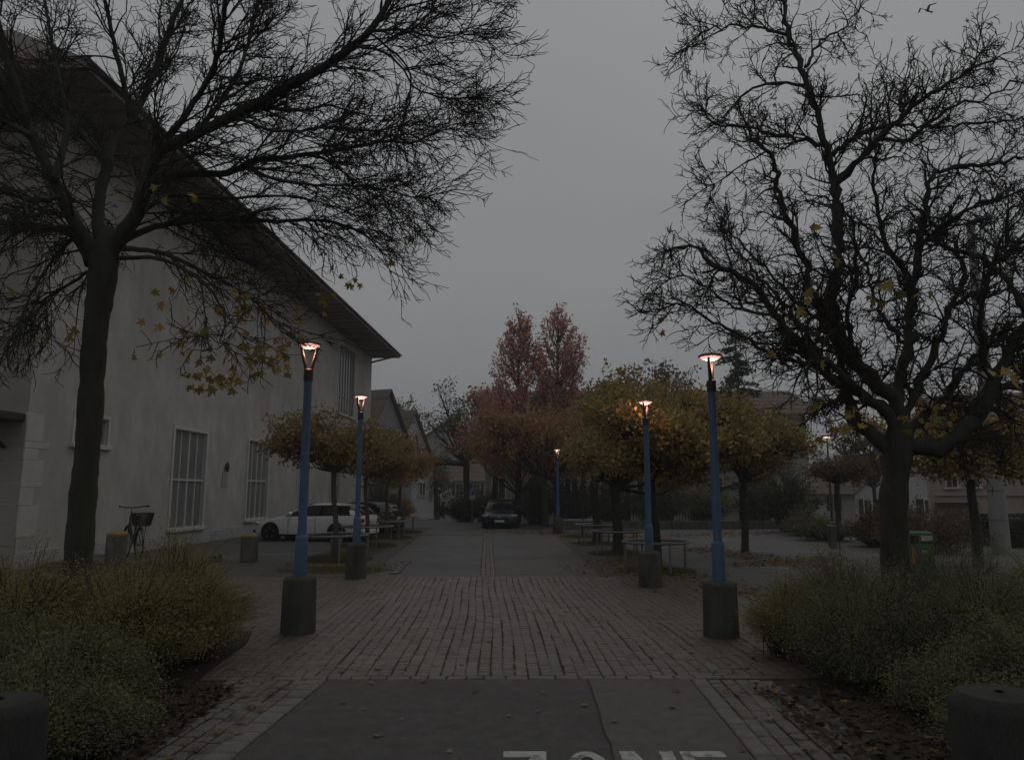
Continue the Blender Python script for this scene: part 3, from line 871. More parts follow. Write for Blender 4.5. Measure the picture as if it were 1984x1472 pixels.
# long building with a tiled roof behind the trees on the right
a = P(1250, 763, 62); b0 = P(1560, 800, 57); b1 = P(940, 800, 57)
LW = b0[0] - b1[0]
house('long_house', 'long cream building under a wide brown tiled roof behind the yellow trees', (b0[0], 62, 0), 0.0, 10.0, LW, b0[2] + .1, a[2] + .1, 'house_cream', 'roof_brown',
      gable=[(-2.4, 5.6, 1, 1.5), (1.2, 5.6, 1, 1.5)],
      side=[(1.6 + 2.75 * i, 5.4, 1.05, 1.5) for i in range(9)] + [(1.6 + 2.75 * i, 2.2, 1.05, 1.6) for i in range(9)], over=.75, drop=.6)
# white house and beige house on the right
a = base(1700, 64)
zz = P(1690, 960, 64)[2] - gz(64)
house('white_cottage', 'white gabled cottage with green-shuttered windows behind the thick trunk', (a[0] + 2.3, a[1], gz(64)), R(-80), 9, 9, zz + .3, zz + 3.6, 'house_white', 'roof_brown',
      gable=[(-3.4, zz - 1.0, .8, 1.4), (-1.8, zz - 1.0, .8, 1.4), (2.6, zz - 1.1, 1.4, 1.6), (-2.6, 1.2, 1, 1.3)], side=[(3, 1.4, 1, 1.3)], shutters='timber')
a = base(1648, 70)
house('grey_shed', 'small grey gabled shed with boarded front beside the white cottage', (a[0], a[1], gz(70)), R(-86), 3.2, 5, 3.6, 5.6, 'house_grey', 'roof_grey', gable=[(0, 1.9, .9, 1.2)])
_c0 = np.array(base(1806, 46.0)); _r = Matrix.Rotation(R(-28), 3, 'Z') @ Vector((-8.5, -4.5, 0))
bz = gz(47)
bh = house('beige_house', 'beige three-storey house with balconies, string course and brown roof', (_c0[0] - _r[0], _c0[1] - _r[1], bz), R(-28), 9, 8.5, P(1900, 835, 45)[2] - bz, P(1900, 775, 50)[2] - bz, 'house_beige', 'roof_brown',
      side=[(6.2, 2.5 + .2, .62, 1.0), (7.3, 2.5 + .2, .62, 1.0), (5.9, 4.6, .7, 1.1), (7.3, 4.6, .7, 1.1), (2.2, 2.1, 1.6, 1.2), (.9, .75, .9, .8), (2.4, 4.4, 1.5, 1.2)])
MB().box((-4.1, -4.55, 1.72), (8.3, .16, .12), bevel=.02).build('string_course', 'house_cream', bh)
for zb in (1.35, 3.55):
    bal = MB().box((-1.75, -5.1, zb), (3.3, 1.3, .14)).build('balcony', 'pale_concrete', bh)
    for k_ in range(4): MB().box((-1.75, -5.72, zb + .2 + .22 * k_), (3.3, .04, .16)).build('rail_board', 'frame_grey', bal)
    for xx in (-3.35, -1.75, -.15): MB().box((xx, -5.68, zb + .5), (.06, .06, 1.0)).build('rail_post', 'dark_metal', bal)
awn = MB().box((-7.2, -5.2, 1.25), (2.2, 1.4, .08)).build('entrance_roof', 'timber', bh)
# little metal balcony on the white cottage side
a = P(1797, 985, 61)
bl = thing('metal_balcony', 'dark railed metal balcony on the white cottage wall', 'balcony', (a[0], a[1], a[2] - .5))
for i in range(9): MB().box((-.8 + .2 * i, -.55, .5), (.03, .03, 1.0)).build('baluster', 'dark_metal', bl)
MB().box((0, -.55, 1.02), (1.75, .05, .05)).build('handrail', 'dark_metal', bl)
MB().box((0, 0.3, -.02), (1.75, 1.8, .08)).build('slab', 'pale_concrete', bl)

# low garden wall behind the car park on the right
gw0, gw1 = G(1095, 1026), G(1570, 1024)
gwall = thing('garden_wall', 'low dark concrete garden wall behind the car park on the tree side', 'wall', gw0)
d = gw1 - gw0; n = 14
for i in range(n):
    a, b = gw0 + d * (i / n), gw0 + d * ((i + 1) / n - .002)
    m_ = (a + b) / 2
    MB().box((0, 0, .2), (np.linalg.norm(b - a), .25, .42), bevel=.01).build('wall_block', 'old_concrete', gwall, loc=tuple(m_ - gw0)).rotation_euler.z = math.atan2(d[1], d[0])
# dark metal fence behind it
fn = thing('garden_fence', 'dark vertical-bar garden fence between hedge and low wall', 'fence', (gw0[0], gw0[1] + 1.0, 0))
for i in range(46): MB().box((.15 * i, 0, .85), (.03, .03, 1.7)).build('bar', 'dark_metal', fn)
for zz in (.25, 1.55): MB().box((3.4, .03, zz), (6.95, .03, .05)).build('rail', 'dark_metal', fn)
# low hill far off
mb = MB(); n = 40; vs_ = []
for i in range(n + 1):
    x = -500 + 1000 * i / n
    vs_ += [(x, 620, -6), (x, 700, 26 + 14 * math.sin(i * .45) + 5 * math.sin(i * 1.7))]
mb.add(vs_, [(2 * i, 2 * i + 2, 2 * i + 3, 2 * i + 1) for i in range(n)])
hl = mb.build('hills', 'hill'); hl['kind'] = 'structure'

# ================================================================== LAMPS
LAMP_H = 3.86
def street_lamp(label, loc, rz, tilt=0.0, power=9.0):
    t = thing('street_lamp', label, 'street lamp', loc, rz, 'blue street lamps along the lane')
    MB().lathe([(.235, 0), (.232, .03), (.222, .68), (.205, .715), (.17, .735), (.09, .74)], 20).build('concrete_base', 'base_concrete', t, smooth='auto')
    MB().lathe([(.088, .73), (.086, 1.22), (.082, 1.245), (.064, 1.262)], 18).build('sleeve', 'blue_paint', t, smooth='auto')
    MB().lathe([(.062, 1.25), (.060, 1.3), (.056, 3.33)], 16).build('pole', 'blue_paint', t, smooth='auto')
    MB().lathe([(.066, 3.31), (.066, 3.46), (.05, 3.475)], 16).build('collar', 'dark_metal', t, smooth='auto')
    for s in (-1, 1):
        pts = [(s * .026, 0, 3.44), (s * .045, 0, 3.52), (s * .075, 0, 3.62), (s * .10, 0, 3.72), (s * .105, 0, 3.79)]
        mb = MB().tube(pts, [.030, .027, .023, .020, .020], 10); mb.build('arm', 'steel' if False else 'dark_metal', t, smooth='auto')
    cap = MB().lathe([(.155, 3.800), (.165, 3.806), (.165, 3.824), (.13, 3.846), (.05, 3.858), (0.0, 3.860)], 28)
    cap.build('cap', 'dark_metal', t, smooth='auto')
    MB().lathe([(.0, 3.752), (.06, 3.757), (.115, 3.778), (.142, 3.801)], 28).build('diffuser', 'lamp_glow', t, smooth=True)
    ld = bpy.data.lights.new('lamp_light', 'POINT'); ld.energy = power; ld.color = (1.0, .46, .30); ld.shadow_soft_size = .06
    lo = bpy.data.objects.new('lamp_light', ld); COL.objects.link(lo); lo.parent = t; lo.location = (0, 0, 3.70)
    return t
L1 = street_lamp('lit blue street lamp on a drum base beside the golden bush', G(577, 1229), R(18))
L2 = street_lamp('lit blue street lamp on a drum base beside the bush with bare forked tree', G(1398, 1235), R(62))
L3 = street_lamp('lit blue street lamp on a drum base in front of the white car', G(689, 1122), R(52))
L4 = street_lamp('lit blue street lamp on a drum base lighting up yellow foliage', G(1260, 1139), R(58))
L5 = street_lamp('small far lit blue street lamp near the dark blue car', G(1081, 1034), R(40))
L1.scale = (1, 1, 1.04); L3.scale = (1, 1, 1.06); L2.scale = (1, 1, .985); L4.scale = (1, 1, .98)   # bases were cast to different depths

def far_lamp(label, u, v, y, glow=.16):
    p = P(u, v, y); z0 = gz(y)
    t = thing('road_lamp', label, 'street lamp', (p[0], p[1], z0), 0, 'distant road lamps')
    h = p[2] - z0
    MB().lathe([(.09, 0), (.06, h - .05), (.03, h)], 10).build('pole', 'dark_metal', t, smooth=True)
    MB().box((0, 0, h + .05), (.75, .34, .12), bevel=.04).build('head', 'dark_metal', t)
    MB().lathe([(0, h - .10), (glow, h - .06), (glow * 1.2, h - .012)], 14).build('glow', 'lamp_far', t, smooth=True)
far_lamp('distant lit road lamp against the sky beside the long building', 1602, 846, 58, .24)
far_lamp('distant lit road lamp glowing under the fork of the bare tree', 1783, 835, 66, .12)
far_lamp('tiny lit lantern in front of the white house', 852, 945, 84, .13)

# bollards with yellow rims, plain drum bollards
def bollard(label, loc, yellow, h=.74, r0=.235, group='concrete drum bollards'):
    t = thing('bollard', label, 'bollard', loc, random.random(), group)
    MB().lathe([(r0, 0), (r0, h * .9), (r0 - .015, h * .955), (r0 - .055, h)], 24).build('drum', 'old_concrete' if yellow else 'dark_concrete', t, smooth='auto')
    if yellow:
        MB().lathe([(r0 + .004, h * .905), (r0 + .004, h * .96), (r0 - .05, h + .006), (0, h + .012)], 24).build('painted_rim', 'yellow_paint', t, smooth='auto')
    else:
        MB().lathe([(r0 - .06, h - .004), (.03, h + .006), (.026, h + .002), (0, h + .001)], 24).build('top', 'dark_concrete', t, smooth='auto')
        MB().lathe([(.022, h + .0105), (0, h + .0105)], 12).build('socket', 'joint_soil', t)
    return t
bollard('concrete drum bollard with yellow rim beside the nose of the white car', G(482, 1088), True)
b2 = P(228, 1030, 18.2); bollard('concrete drum bollard with yellow rim in front of the bicycle', (b2[0], b2[1], 0), True, h=b2[2])
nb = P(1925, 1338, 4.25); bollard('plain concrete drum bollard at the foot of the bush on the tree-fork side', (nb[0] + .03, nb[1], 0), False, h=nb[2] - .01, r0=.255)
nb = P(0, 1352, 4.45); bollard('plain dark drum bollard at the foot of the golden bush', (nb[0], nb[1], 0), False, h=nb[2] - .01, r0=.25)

# ================================================================== TREE RINGS (hoop rails)
def tree_guard(label, u, v, y_s, rad, h=.70, np_=4, ph=.5):
    c = lane(*y_s)
    t = thing('tree_guard', label, 'tree guard', c, ph, 'round steel tree guards')
    n = 36
    MB().tube([(rad * math.cos(2 * math.pi * i / n), rad * math.sin(2 * math.pi * i / n), h) for i in range(n)], .034, 8, closed=True).build('hoop', 'steel', t, smooth=True)
    for i in range(np_):
        a = 2 * math.pi * i / np_
        MB().tube([(rad * math.cos(a), rad * math.sin(a), 0), (rad * math.cos(a), rad * math.sin(a), h - .02)], .03, 8).build('post', 'steel', t, smooth='auto')
    return t
LT = [(-4.25, 21.4), (-4.2, 26.6), (-4.15, 31.2), (-4.1, 35.4)]
RT = [(4.05, 18.2), (4.0, 23.2), (4.0, 27.6), (4.0, 31.8)]
place_l = ['beside the lit lamp', 'second from the cobbles', 'third from the cobbles', 'farthest from the cobbles']
for i, st in enumerate(LT): tree_guard('round steel hoop guard of the white-car row, ' + ['next to the cobbles', *place_l[1:]][i], 0, 0, st, .9, ph=.35 + .2 * i)
for i, st in enumerate(RT): tree_guard('round steel hoop guard of the yellow-tree row, ' + ['next to the cobbles', *place_l[1:]][i], 0, 0, st, .78, ph=.25 + .3 * i)

# ================================================================== CARS
def loft(secs):
    n = len(secs[0]); mb = MB()
    vs_ = [p for s in secs for p in s]; fs = []
    for i in range(len(secs) - 1):
        for k in range(n):
            k2 = (k + 1) % n
            fs.append((i * n + k, (i + 1) * n + k, (i + 1) * n + k2, i * n + k2))
    fs.append(tuple(range(n))); fs.append(tuple((len(secs) - 1) * n + k for k in range(n - 1, -1, -1)))
    return mb.add(vs_, fs)
def car(name, label, loc, rz, paint, L, body, roof, wheels, wr=.325, estate=True, hwb=.80, lamps_front=True):
    """local x: front at +L/2; body = (x from front, z top, half width, z bottom); roof = (x, z, half width)"""
    t = thing(name, label, 'car', loc, rz, 'parked cars')
    X = lambda x: L / 2 - x
    secs = []
    for x, zt, hw, zb in body:
        dz = zt - zb
        half = [(hw * .86, zb), (hw * .97, zb + .10 * dz), (hw, zb + .38 * dz), (hw * .985, zb + .72 * dz), (hw * .93, zt - .035), (hw * .80, zt), (hw * .4, zt + .022)]
        sec = [(X(x), y, z) for y, z in half] + [(X(x), -y, z) for y, z in half[::-1]]
        secs.append(sec)
    bd = loft(secs).build('body', paint, t, smooth='auto')
    def belt(x):
        for (x0, z0, _, _), (x1, z1, _, _) in zip(body, body[1:]):
            if x0 <= x <= x1: return z0 + (z1 - z0) * (x - x0) / (x1 - x0)
        return body[-1][1]
    secs = []
    for x, z, hw in roof:
        zb = belt(x) - .02; z = max(z, zb + .03)
        half = [(hwb, zb), (hw + (hwb - hw) * .18, zb + (z - zb) * .82), (hw * .93, zb + (z - zb) * .965), (hw * .5, z)]
        secs.append([(X(x), y, q) for y, q in half] + [(X(x), -y, q) for y, q in half[::-1]])
    gl = loft(secs).build('glasshouse', 'car_glass', t, smooth='auto')
    # roof panel
    rs = [r_ for r_ in roof if r_[1] > max(q[1] for q in roof) - .16]
    secs = []
    for x, z, hw in rs:
        half = [(hw + .035, z - .095), (hw * .95, z - .012), (hw * .5, z + .016), ]
        secs.append([(X(x), y, q) for y, q in half] + [(X(x), -y, q) for y, q in half[::-1]])
    loft(secs).build('roof', paint, t, smooth='auto')
    xs0, xs1 = rs[0], rs[-1]
    for s in (-1, 1):
        a = (X(roof[0][0] + .02), s * (hwb - .01), belt(roof[0][0])); b = (X(xs0[0]), s * (xs0[2] + .0), xs0[1] - .06)
        MB().bar(a, b, .07, .06).build('pillar', paint, t)
        for k, wd in ((.36, .07), (.70, .07)):
            xx = xs0[0] + (xs1[0] - xs0[0]) * k
            MB().bar((X(xx), s * (hwb + .006), belt(xx)), (X(xx + .04), s * (xs0[2] + .065), xs0[1] - .03), wd, .03, up=(1, 0, 0)).build('pillar', 'rubber', t)
        xe = roof[-1][0]
        dpil = MB().add([(X(xs1[0] - .30), s * (xs1[2] + .055), xs1[1] - .07), (X(xs1[0] + .02), s * (xs1[2] + .02), xs1[1] - .06), (X(xe), s * (hwb + .008), belt(xe - .01) + .0), (X(xe - .42), s * (hwb + .018), belt(xe - .42))], [(0, 1, 2, 3) if s > 0 else (3, 2, 1, 0)])
        dpil.build('rear_quarter', paint, t)
        MB().bar((X(rs[0][0] + .1), s * (rs[0][2] - .04), xs0[1] + .03), (X(xs1[0] - .05), s * (xs1[2] - .04), xs1[1] + .045), .03, .03).build('roof_rail', 'dark_metal', t) if estate else None
        MB().lathe([(.05, -.09), (.075, -.05), (.08, .05), (.05, .09)], 10, (X(roof[0][0] + .45), s * .97, belt(1.6) + .1), axis='y').build('mirror', paint, t, smooth=True)
        for xx in (roof[0][0] + 1.35, roof[0][0] + 2.35):
            MB().box((X(xx), s * .925, belt(xx) - .16), (.2, .03, .03)).build('door_handle', paint, t)
        for xx in (roof[0][0] + .35, roof[0][0] + 1.5, roof[0][0] + 2.45):
            MB().box((X(xx), s * .905, .56), (.012, .02, .62)).build('door_gap', 'rubber', t)
        MB().box((X(L * .5), s * .885, .22), (2.1, .05, .08)).build('sill', 'rubber', t)
    for wx in wheels:
        for s in (-1, 1):
            yy = s * .80
            MB().lathe([(wr + .065, -.145), (wr + .065, .118)], 26, (X(wx), yy, wr + .01), axis='y').build('wheel_arch', 'rubber', t)
            ty = MB().lathe([(wr * .64, -.1), (wr * .95, -.11), (wr, -.07), (wr, .07), (wr * .95, .11), (wr * .64, .1)], 26, (0, 0, 0), axis='y')
            whl = ty.build('wheel', 'rubber', t, smooth='auto'); whl.location = (X(wx), s * .83, wr)
            rim = MB().lathe([(wr * .66, -.05), (wr * .66, .085), (wr * .6, .1), (wr * .57, .06)], 24, axis='y')
            for k in range(5):
                a = 2 * math.pi * k / 5 + .3
                for da in (-.12, .12):
                    rim.bar((.04 * math.cos(a), s * .075, .04 * math.sin(a)), (wr * .6 * math.cos(a + da), s * .085, wr * .6 * math.sin(a + da)), .035, .03)
            rim.lathe([(.055, -.09), (.055, .095)], 12, axis='y')
            rim.build('rim', 'rim', whl)
    # lamps, plates, grille
    x0 = body[2][0]
    for s in (-1, 1):
        MB().add([(X(.05), s * .50, .62), (X(.10), s * .78, .66), (X(.46), s * .865, .78), (X(.36), s * .80, .80), (X(.14), s * .55, .735)], [(0, 1, 2, 3, 4) if s < 0 else (4, 3, 2, 1, 0)]) \
            .build('headlight', 'lens_clear', t) if False else MB().box((X(.21), s * .70, .67), (.30, .30, .13), rz=-s * .55, bevel=.035).build('headlight', 'lens_clear', t)
        MB().box((X(.10), s * .62, .36), (.14, .22, .09), rz=-s * .3, bevel=.02).build('fog_lamp', 'rubber', t)
        MB().box((X(L - .06), s * .66, .80), (.16, .36, .16), rz=s * .28, bevel=.03).build('tail_light', 'lens_red', t)
    MB().box((X(.02), 0, .46), (.08, .84, .30), bevel=.03).build('grille', 'rubber', t)
    MB().box((X(-.035), 0, .40), (.02, .5, .11)).build('number_plate', 'sign_white', t)
    MB().box((X(L + .005), 0, .72), (.02, .5, .11)).build('number_plate', 'sign_white', t)
    MB().box((X(L - .03), 0, .36), (.12, 1.5, .18), bevel=.03).build('rear_bumper', paint, t)
    em = MB().lathe([(.065, -.01), (.065, .012)], 14, axis='y').build('emblem', 'rim', t); em.location = (X(.0) + .03, 0, .60); em.rotation_euler.z = math.pi / 2
    return t
EST_BODY = [(0, .56, .52, .30), (.06, .64, .66, .24), (.22, .72, .79, .20), (.55, .80, .87, .19), (1.0, .89, .90, .19), (1.45, .955, .91, .19), (2.2, .965, .912, .19), (3.3, .985, .912, .19), (4.1, 1.01, .90, .20), (4.5, 1.01, .87, .24), (4.66, .98, .82, .28), (4.72, .85, .76, .34)]
EST_ROOF = [(1.30, .97, .70), (1.75, 1.20, .64), (2.15, 1.365, .585), (2.6, 1.425, .575), (3.4, 1.425, .565), (4.05, 1.385, .55), (4.32, 1.34, .54), (4.64, 1.03, .66)]
mid = (G(500, 1043) + G(716, 1043)) / 2
car('estate_car', 'white estate car with roof rails parked along the hall wall', (G(621, 1043)[0], 30.2, 0), R(180 - 13), 'car_white', 4.72, EST_BODY, EST_ROOF, (.88, 3.69))
sb = P(742, 1000, 33.3)
car('dark_car', 'dark hatchback with red tail lights parked behind the white estate', (sb[0] - 1.75, 34.6, 0), R(180 - 10), 'car_dark', 4.72, EST_BODY, EST_ROOF, (.88, 3.69), estate=False)
HB_BODY = [(0, .60, .50, .28), (.08, .70, .68, .22), (.28, .80, .80, .18), (.6, .90, .86, .17), (1.0, .98, .872, .17), (1.9, 1.0, .875, .17), (3.2, 1.03, .875, .18), (4.0, 1.06, .86, .2), (4.35, 1.02, .82, .26), (4.46, .9, .76, .32)]
HB_ROOF = [(.78, .95, .72), (1.3, 1.24, .64), (1.8, 1.43, .58), (2.3, 1.49, .57), (2.9, 1.47, .56), (3.5, 1.37, .55), (4.25, 1.12, .62)]
cb = G(969, 1026)
car('hatchback_car', 'dark blue hatchback parked facing us at the end of the lane', (cb[0], cb[1] + 3.0, 0), R(-90) - .02, 'car_blue', 4.46, HB_BODY, HB_ROOF, (.93, 3.63), wr=.31, estate=False, hwb=.77)

# ================================================================== BICYCLE by the hall
bp = P(268, 1060, 19.4)
bk = thing('bicycle', 'dark step-through bicycle with rear basket leaning by the hall wall', 'bicycle', (bp[0] - .15, bp[1], .20), R(-50)); bk.scale = (1.1, 1.1, 1.1)
MB().box((bp[0] - .1, bp[1] + .3, .10), (3.4, 2.4, .2), rz=R(2)).build('paved_step', 'asphalt')['kind'] = 'structure'
sc_ = 1.12
for x, nm in ((-.55, 'wheel'), (.55, 'wheel')):
    n = 28
    wh_ = MB().tube([(.34 * math.cos(2 * math.pi * i / n), 0, .34 * math.sin(2 * math.pi * i / n)) for i in range(n)], .022, 7, closed=True).build(nm, 'rubber', bk, smooth=True)
    wh_.location = (x, 0, .36)
    sp = MB()
    for i in range(14):
        a = 2 * math.pi * i / 14; sp.bar((0, .02 * (-1) ** i, 0), (.325 * math.cos(a), 0, .325 * math.sin(a)), .004)
    sp.lathe([(.03, -.05), (.03, .05)], 8, axis='y'); sp.build('spokes', 'steel', wh_)
    md = MB().tube([(.385 * math.cos(R(a)), 0, .385 * math.sin(R(a))) for a in range(20, 190, 14)], .024, 6).build('mudguard', 'steel' if x > 0 else 'dark_metal', bk, smooth=True); md.location = (x, 0, .36)
fr = MB()
for a, b, r_ in (((-.55, 0, .36), (-.36, 0, .98), .02), ((-.38, 0, .90), (.02, 0, .34), .026), ((.02, 0, .34), (.18, 0, .86), .02), ((.02, 0, .34), (.55, .05, .36), .012), ((.16, 0, .78), (.55, .05, .36), .012)):
    fr.tube([a, b], r_, 8)
fr.build('frame', 'dark_metal', bk, smooth='auto')
MB().tube([(-.36, 0, .95), (-.33, 0, 1.14), (-.36, 0, 1.18)], .016, 8).build('stem', 'steel', bk, smooth=True)
hb = MB().tube([(-.16, .30, 1.20), (-.28, .27, 1.20), (-.38, .12, 1.17), (-.38, -.12, 1.17), (-.28, -.27, 1.20), (-.16, -.30, 1.20)], .015, 8).build('handlebar', 'dark_metal', bk, smooth=True)
for s in (-1, 1): MB().tube([(-.20, s * .295, 1.2), (-.08, s * .31, 1.205)], .022, 8).build('grip', 'rubber', hb)
sd = MB().lathe([(.0, -.04), (.10, -.03), (.12, .0), (.09, .03), (0, .04)], 12).build('saddle', 'rubber', bk, smooth=True); sd.location = (.22, 0, .95); sd.scale = (1.25, .85, 1)
MB().tube([(.18, 0, .82), (.21, 0, .93)], .014, 8).build('seat_post', 'steel', bk)
cr = MB()
for s in (-1, 1): cr.bar((.2, s * .07, .76), (.92, s * .07, .78), .015); cr.bar((.58, s * .08, .4), (.75, s * .07, .77), .012)
cr.build('rear_carrier', 'dark_metal', bk)
bs = MB()
for i in range(6):
    k_ = i / 5; z = .80 + .26 * k_; w_, l_ = .14 + .05 * k_, .18 + .05 * k_
    bs.tube([(.66 - l_, -w_, z), (.66 + l_, -w_, z), (.66 + l_, w_, z), (.66 - l_, w_, z)], .012, 5, closed=True)
for i in range(9):
    for s in (-1, 1):
        q = -1 + i / 4
        bs.bar((.66 + q * .18, s * .14, .80), (.66 + q * .23, s * .19, 1.06), .012); bs.bar((.66 + s * .18, q * .14, .80), (.66 + s * .23, q * .19, 1.06), .012)
bs.box((.66, 0, .80), (.36, .28, .012)); bs.build('basket', 'basket', bk)
MB().tube([(.02, -.08, .34), (.10, -.09, .20)], .012, 6).tube([(.02, .08, .34), (-.06, .09, .48)], .012, 6).lathe([(.10, -.005), (.10, .005)], 16, (.02, -.05, .34), 'y').build('crank', 'steel', bk)

# ================================================================== MAST, BINS, SIGNS
mp = base(1934, 23.5); mt = P(1880, 430, 23.5)
ms = thing('concrete_mast', 'tall tapered grey concrete mast rising behind the bare branches', 'mast', (mp[0], mp[1], 0))
MB().lathe([(.27, 0), (.245, 2.5), (.13, 10.2), (.12, mt[2])], 18).build('shaft', 'pale_concrete', ms, smooth='auto')
for z in (1.0, 1.9, 2.8, 4.0): MB().lathe([(.275 - .012 * z, z), (.275 - .012 * z, z + .05)], 18).build('band', 'steel', ms)
gb = base(1776, 15.2)
gbin = thing('waste_bin', 'green metal litter bin with stickers behind the thick trunk', 'bin', gb, R(-12))
MB().box((0, 0, .56), (.42, .36, .92), bevel=.03).build('body', 'bin_green', gbin)
hd = MB().box((0, -.01, 1.0), (.45, .40, .22), bevel=.03).build('hood', 'bin_green', gbin)
MB().box((.09, -.213, .99), (.20, .012, .10), bevel=.002).build('label', 'sticker', hd)
MB().box((-.14, -.213, .98), (.13, .012, .12)).build('slot', 'rubber', hd)
MB().box((.04, -.183, .72), (.10, .008, .07)).build('sticker', 'sticker', gbin)
MB().box((-.16, -.184, .66), (.07, .008, .34)).build('sticker', 'orange_sticker', gbin)
MB().box((0, .02, .05), (.1, .1, .12)).build('foot', 'dark_metal', gbin)
sb_ = G(1614, 1061)
sbin = thing('litter_bin', 'slim grey cylindrical litter bin at the car park edge', 'bin', sb_)
MB().lathe([(.13, .02), (.145, .04), (.15, .70), (.16, .715), (.16, .75), (.14, .755)], 18).build('drum', 'steel', sbin, smooth='auto')
for k_ in range(6):
    a = k_ * math.pi / 3; MB().box((.152 * math.cos(a), .152 * math.sin(a), .38), (.012, .02, .62), rz=a).build('rib', 'steel', sbin)
pt = G(1628, 1077)
post = thing('sign_post', 'thin dark post standing beside the slim litter bin', 'post', pt)
MB().lathe([(.02, 0), (.02, 1.02), (.012, 1.03)], 8).build('pole', 'dark_metal', post)
MB().lathe([(.05, .02), (.05, .03), (.021, .05)], 10).build('foot', 'dark_metal', post)
sp = P(915, 957, 50); z0 = gz(50)
sg = thing('parking_sign', 'blue and white parking sign on a grey post in front of the green tree', 'sign', (sp[0], sp[1], z0))
MB().lathe([(.03, 0), (.03, sp[2] - z0 + .35)], 8).build('post', 'steel', sg)
pl_ = MB().box((0, -.04, sp[2] - z0), (.36, .02, .70), bevel=.004).build('plate', 'sign_white', sg)
zq = sp[2] - z0 + .13
MB().box((0, -.056, zq), (.30, .008, .36)).build('blue_field', 'sign_blue', pl_)
lp = MB().box((-.05, -.063, zq), (.045, .006, .26)).box((.01, -.063, zq + .108), (.09, .006, .04)).box((.01, -.063, zq + .0), (.09, .006, .04)).box((.06, -.063, zq + .054), (.04, .006, .11))
lp.build('letter', 'sign_white', pl_)
ls = P(1866, 1042, 40)
lit = thing('lit_sign', 'narrow glowing yellow-green sign panel at the beige house entrance', 'sign', (ls[0], ls[1], 0))
MB().box((0, 0, ls[2]), (.30, .06, .68), bevel=.01).build('case', 'dark_metal', lit)
MB().box((0, -.036, ls[2]), (.24, .012, .62)).build('panel', 'sign_glow', lit)
for k_ in range(5): MB().box((.02 * (-1) ** k_, -.045, ls[2] - .24 + .12 * k_), (.13, .006, .03)).build('stroke', 'dark_metal', lit)
MB().lathe([(.03, 0), (.03, ls[2] - .3)], 8).build('post', 'dark_metal', lit)
hg0 = thing('clipped_hedge', 'dark clipped box hedge at the foot of the concrete mast', 'hedge', base(1968, 26.5))

# birds
def bird(label, u, v, y, span, roll, hd):
    p = P(u, v, y)
    t = thing('bird', label, 'bird', p, hd, 'birds in flight')
    bd = MB().lathe([(0, -.20), (.025, -.16), (.05, -.02), (.045, .08), (.03, .14), (.022, .18), (0, .24)], 10).build('body', 'bird', t, smooth=True); bd.rotation_euler = (R(90), 0, 0)
    for s in (-1, 1):
        up = .22 if s < 0 else .10
        w = MB().add([(0, .07, .02), (0, -.09, .02), (s * span * .45, .02, up), (s * span * .42, .12, up + .01), (s * span, -.10, up * .9), (s * span * .8, -.12, up)], [(0, 1, 2, 3) if s > 0 else (3, 2, 1, 0), (3, 2, 5, 4) if s > 0 else (4, 5, 2, 3)])
        w.add([(0, .07, .012), (0, -.09, .012), (s * span * .45, .02, up - .01), (s * span * .42, .12, up), (s * span, -.10, up * .9), (s * span * .8, -.12, up - .008)], [(3, 2, 1, 0) if s > 0 else (0, 1, 2, 3), (4, 5, 2, 3) if s > 0 else (3, 2, 5, 4)])
        w.build('wing', 'bird', t)
    MB().add([(-.02, -.17, 0), (.02, -.17, 0), (.07, -.36, .01), (-.07, -.36, .01)], [(0, 1, 2, 3)]).build('tail', 'bird', t)
    t.rotation_euler = (R(52), roll, hd); t.scale = (.95, 1.35, 1.1)
bird('black bird with wings spread flying above the bare forked tree', 1797, 21, 30, .44, R(-28), R(-30))
bird('tiny far dark bird gliding beyond the treetop twigs', 1874, 42, 60, .45, R(-10), R(20))

# ================================================================== VEGETATION
def unit(v): return v / (np.linalg.norm(v) + 1e-9)
def spline(pts, rad, seg):
    """Catmull-Rom through pts, resampled to about seg metres"""
    pts = [np.array(p, float) for p in pts]; out, ro = [], []
    for i in range(len(pts) - 1):
        p0, p1, p2, p3 = pts[max(i - 1, 0)], pts[i], pts[i + 1], pts[min(i + 2, len(pts) - 1)]
        n = max(1, int(np.linalg.norm(p2 - p1) / seg))
        for k in range(n):
            t = k / n
            out.append(.5 * ((2 * p1) + (-p0 + p2) * t + (2 * p0 - 5 * p1 + 4 * p2 - p3) * t * t + (-p0 + 3 * p1 - 3 * p2 + p3) * t ** 3))
            ro.append(rad[i] + (rad[i + 1] - rad[i]) * t)
    out.append(pts[-1]); ro.append(rad[-1])
    return np.array(out), np.array(ro)

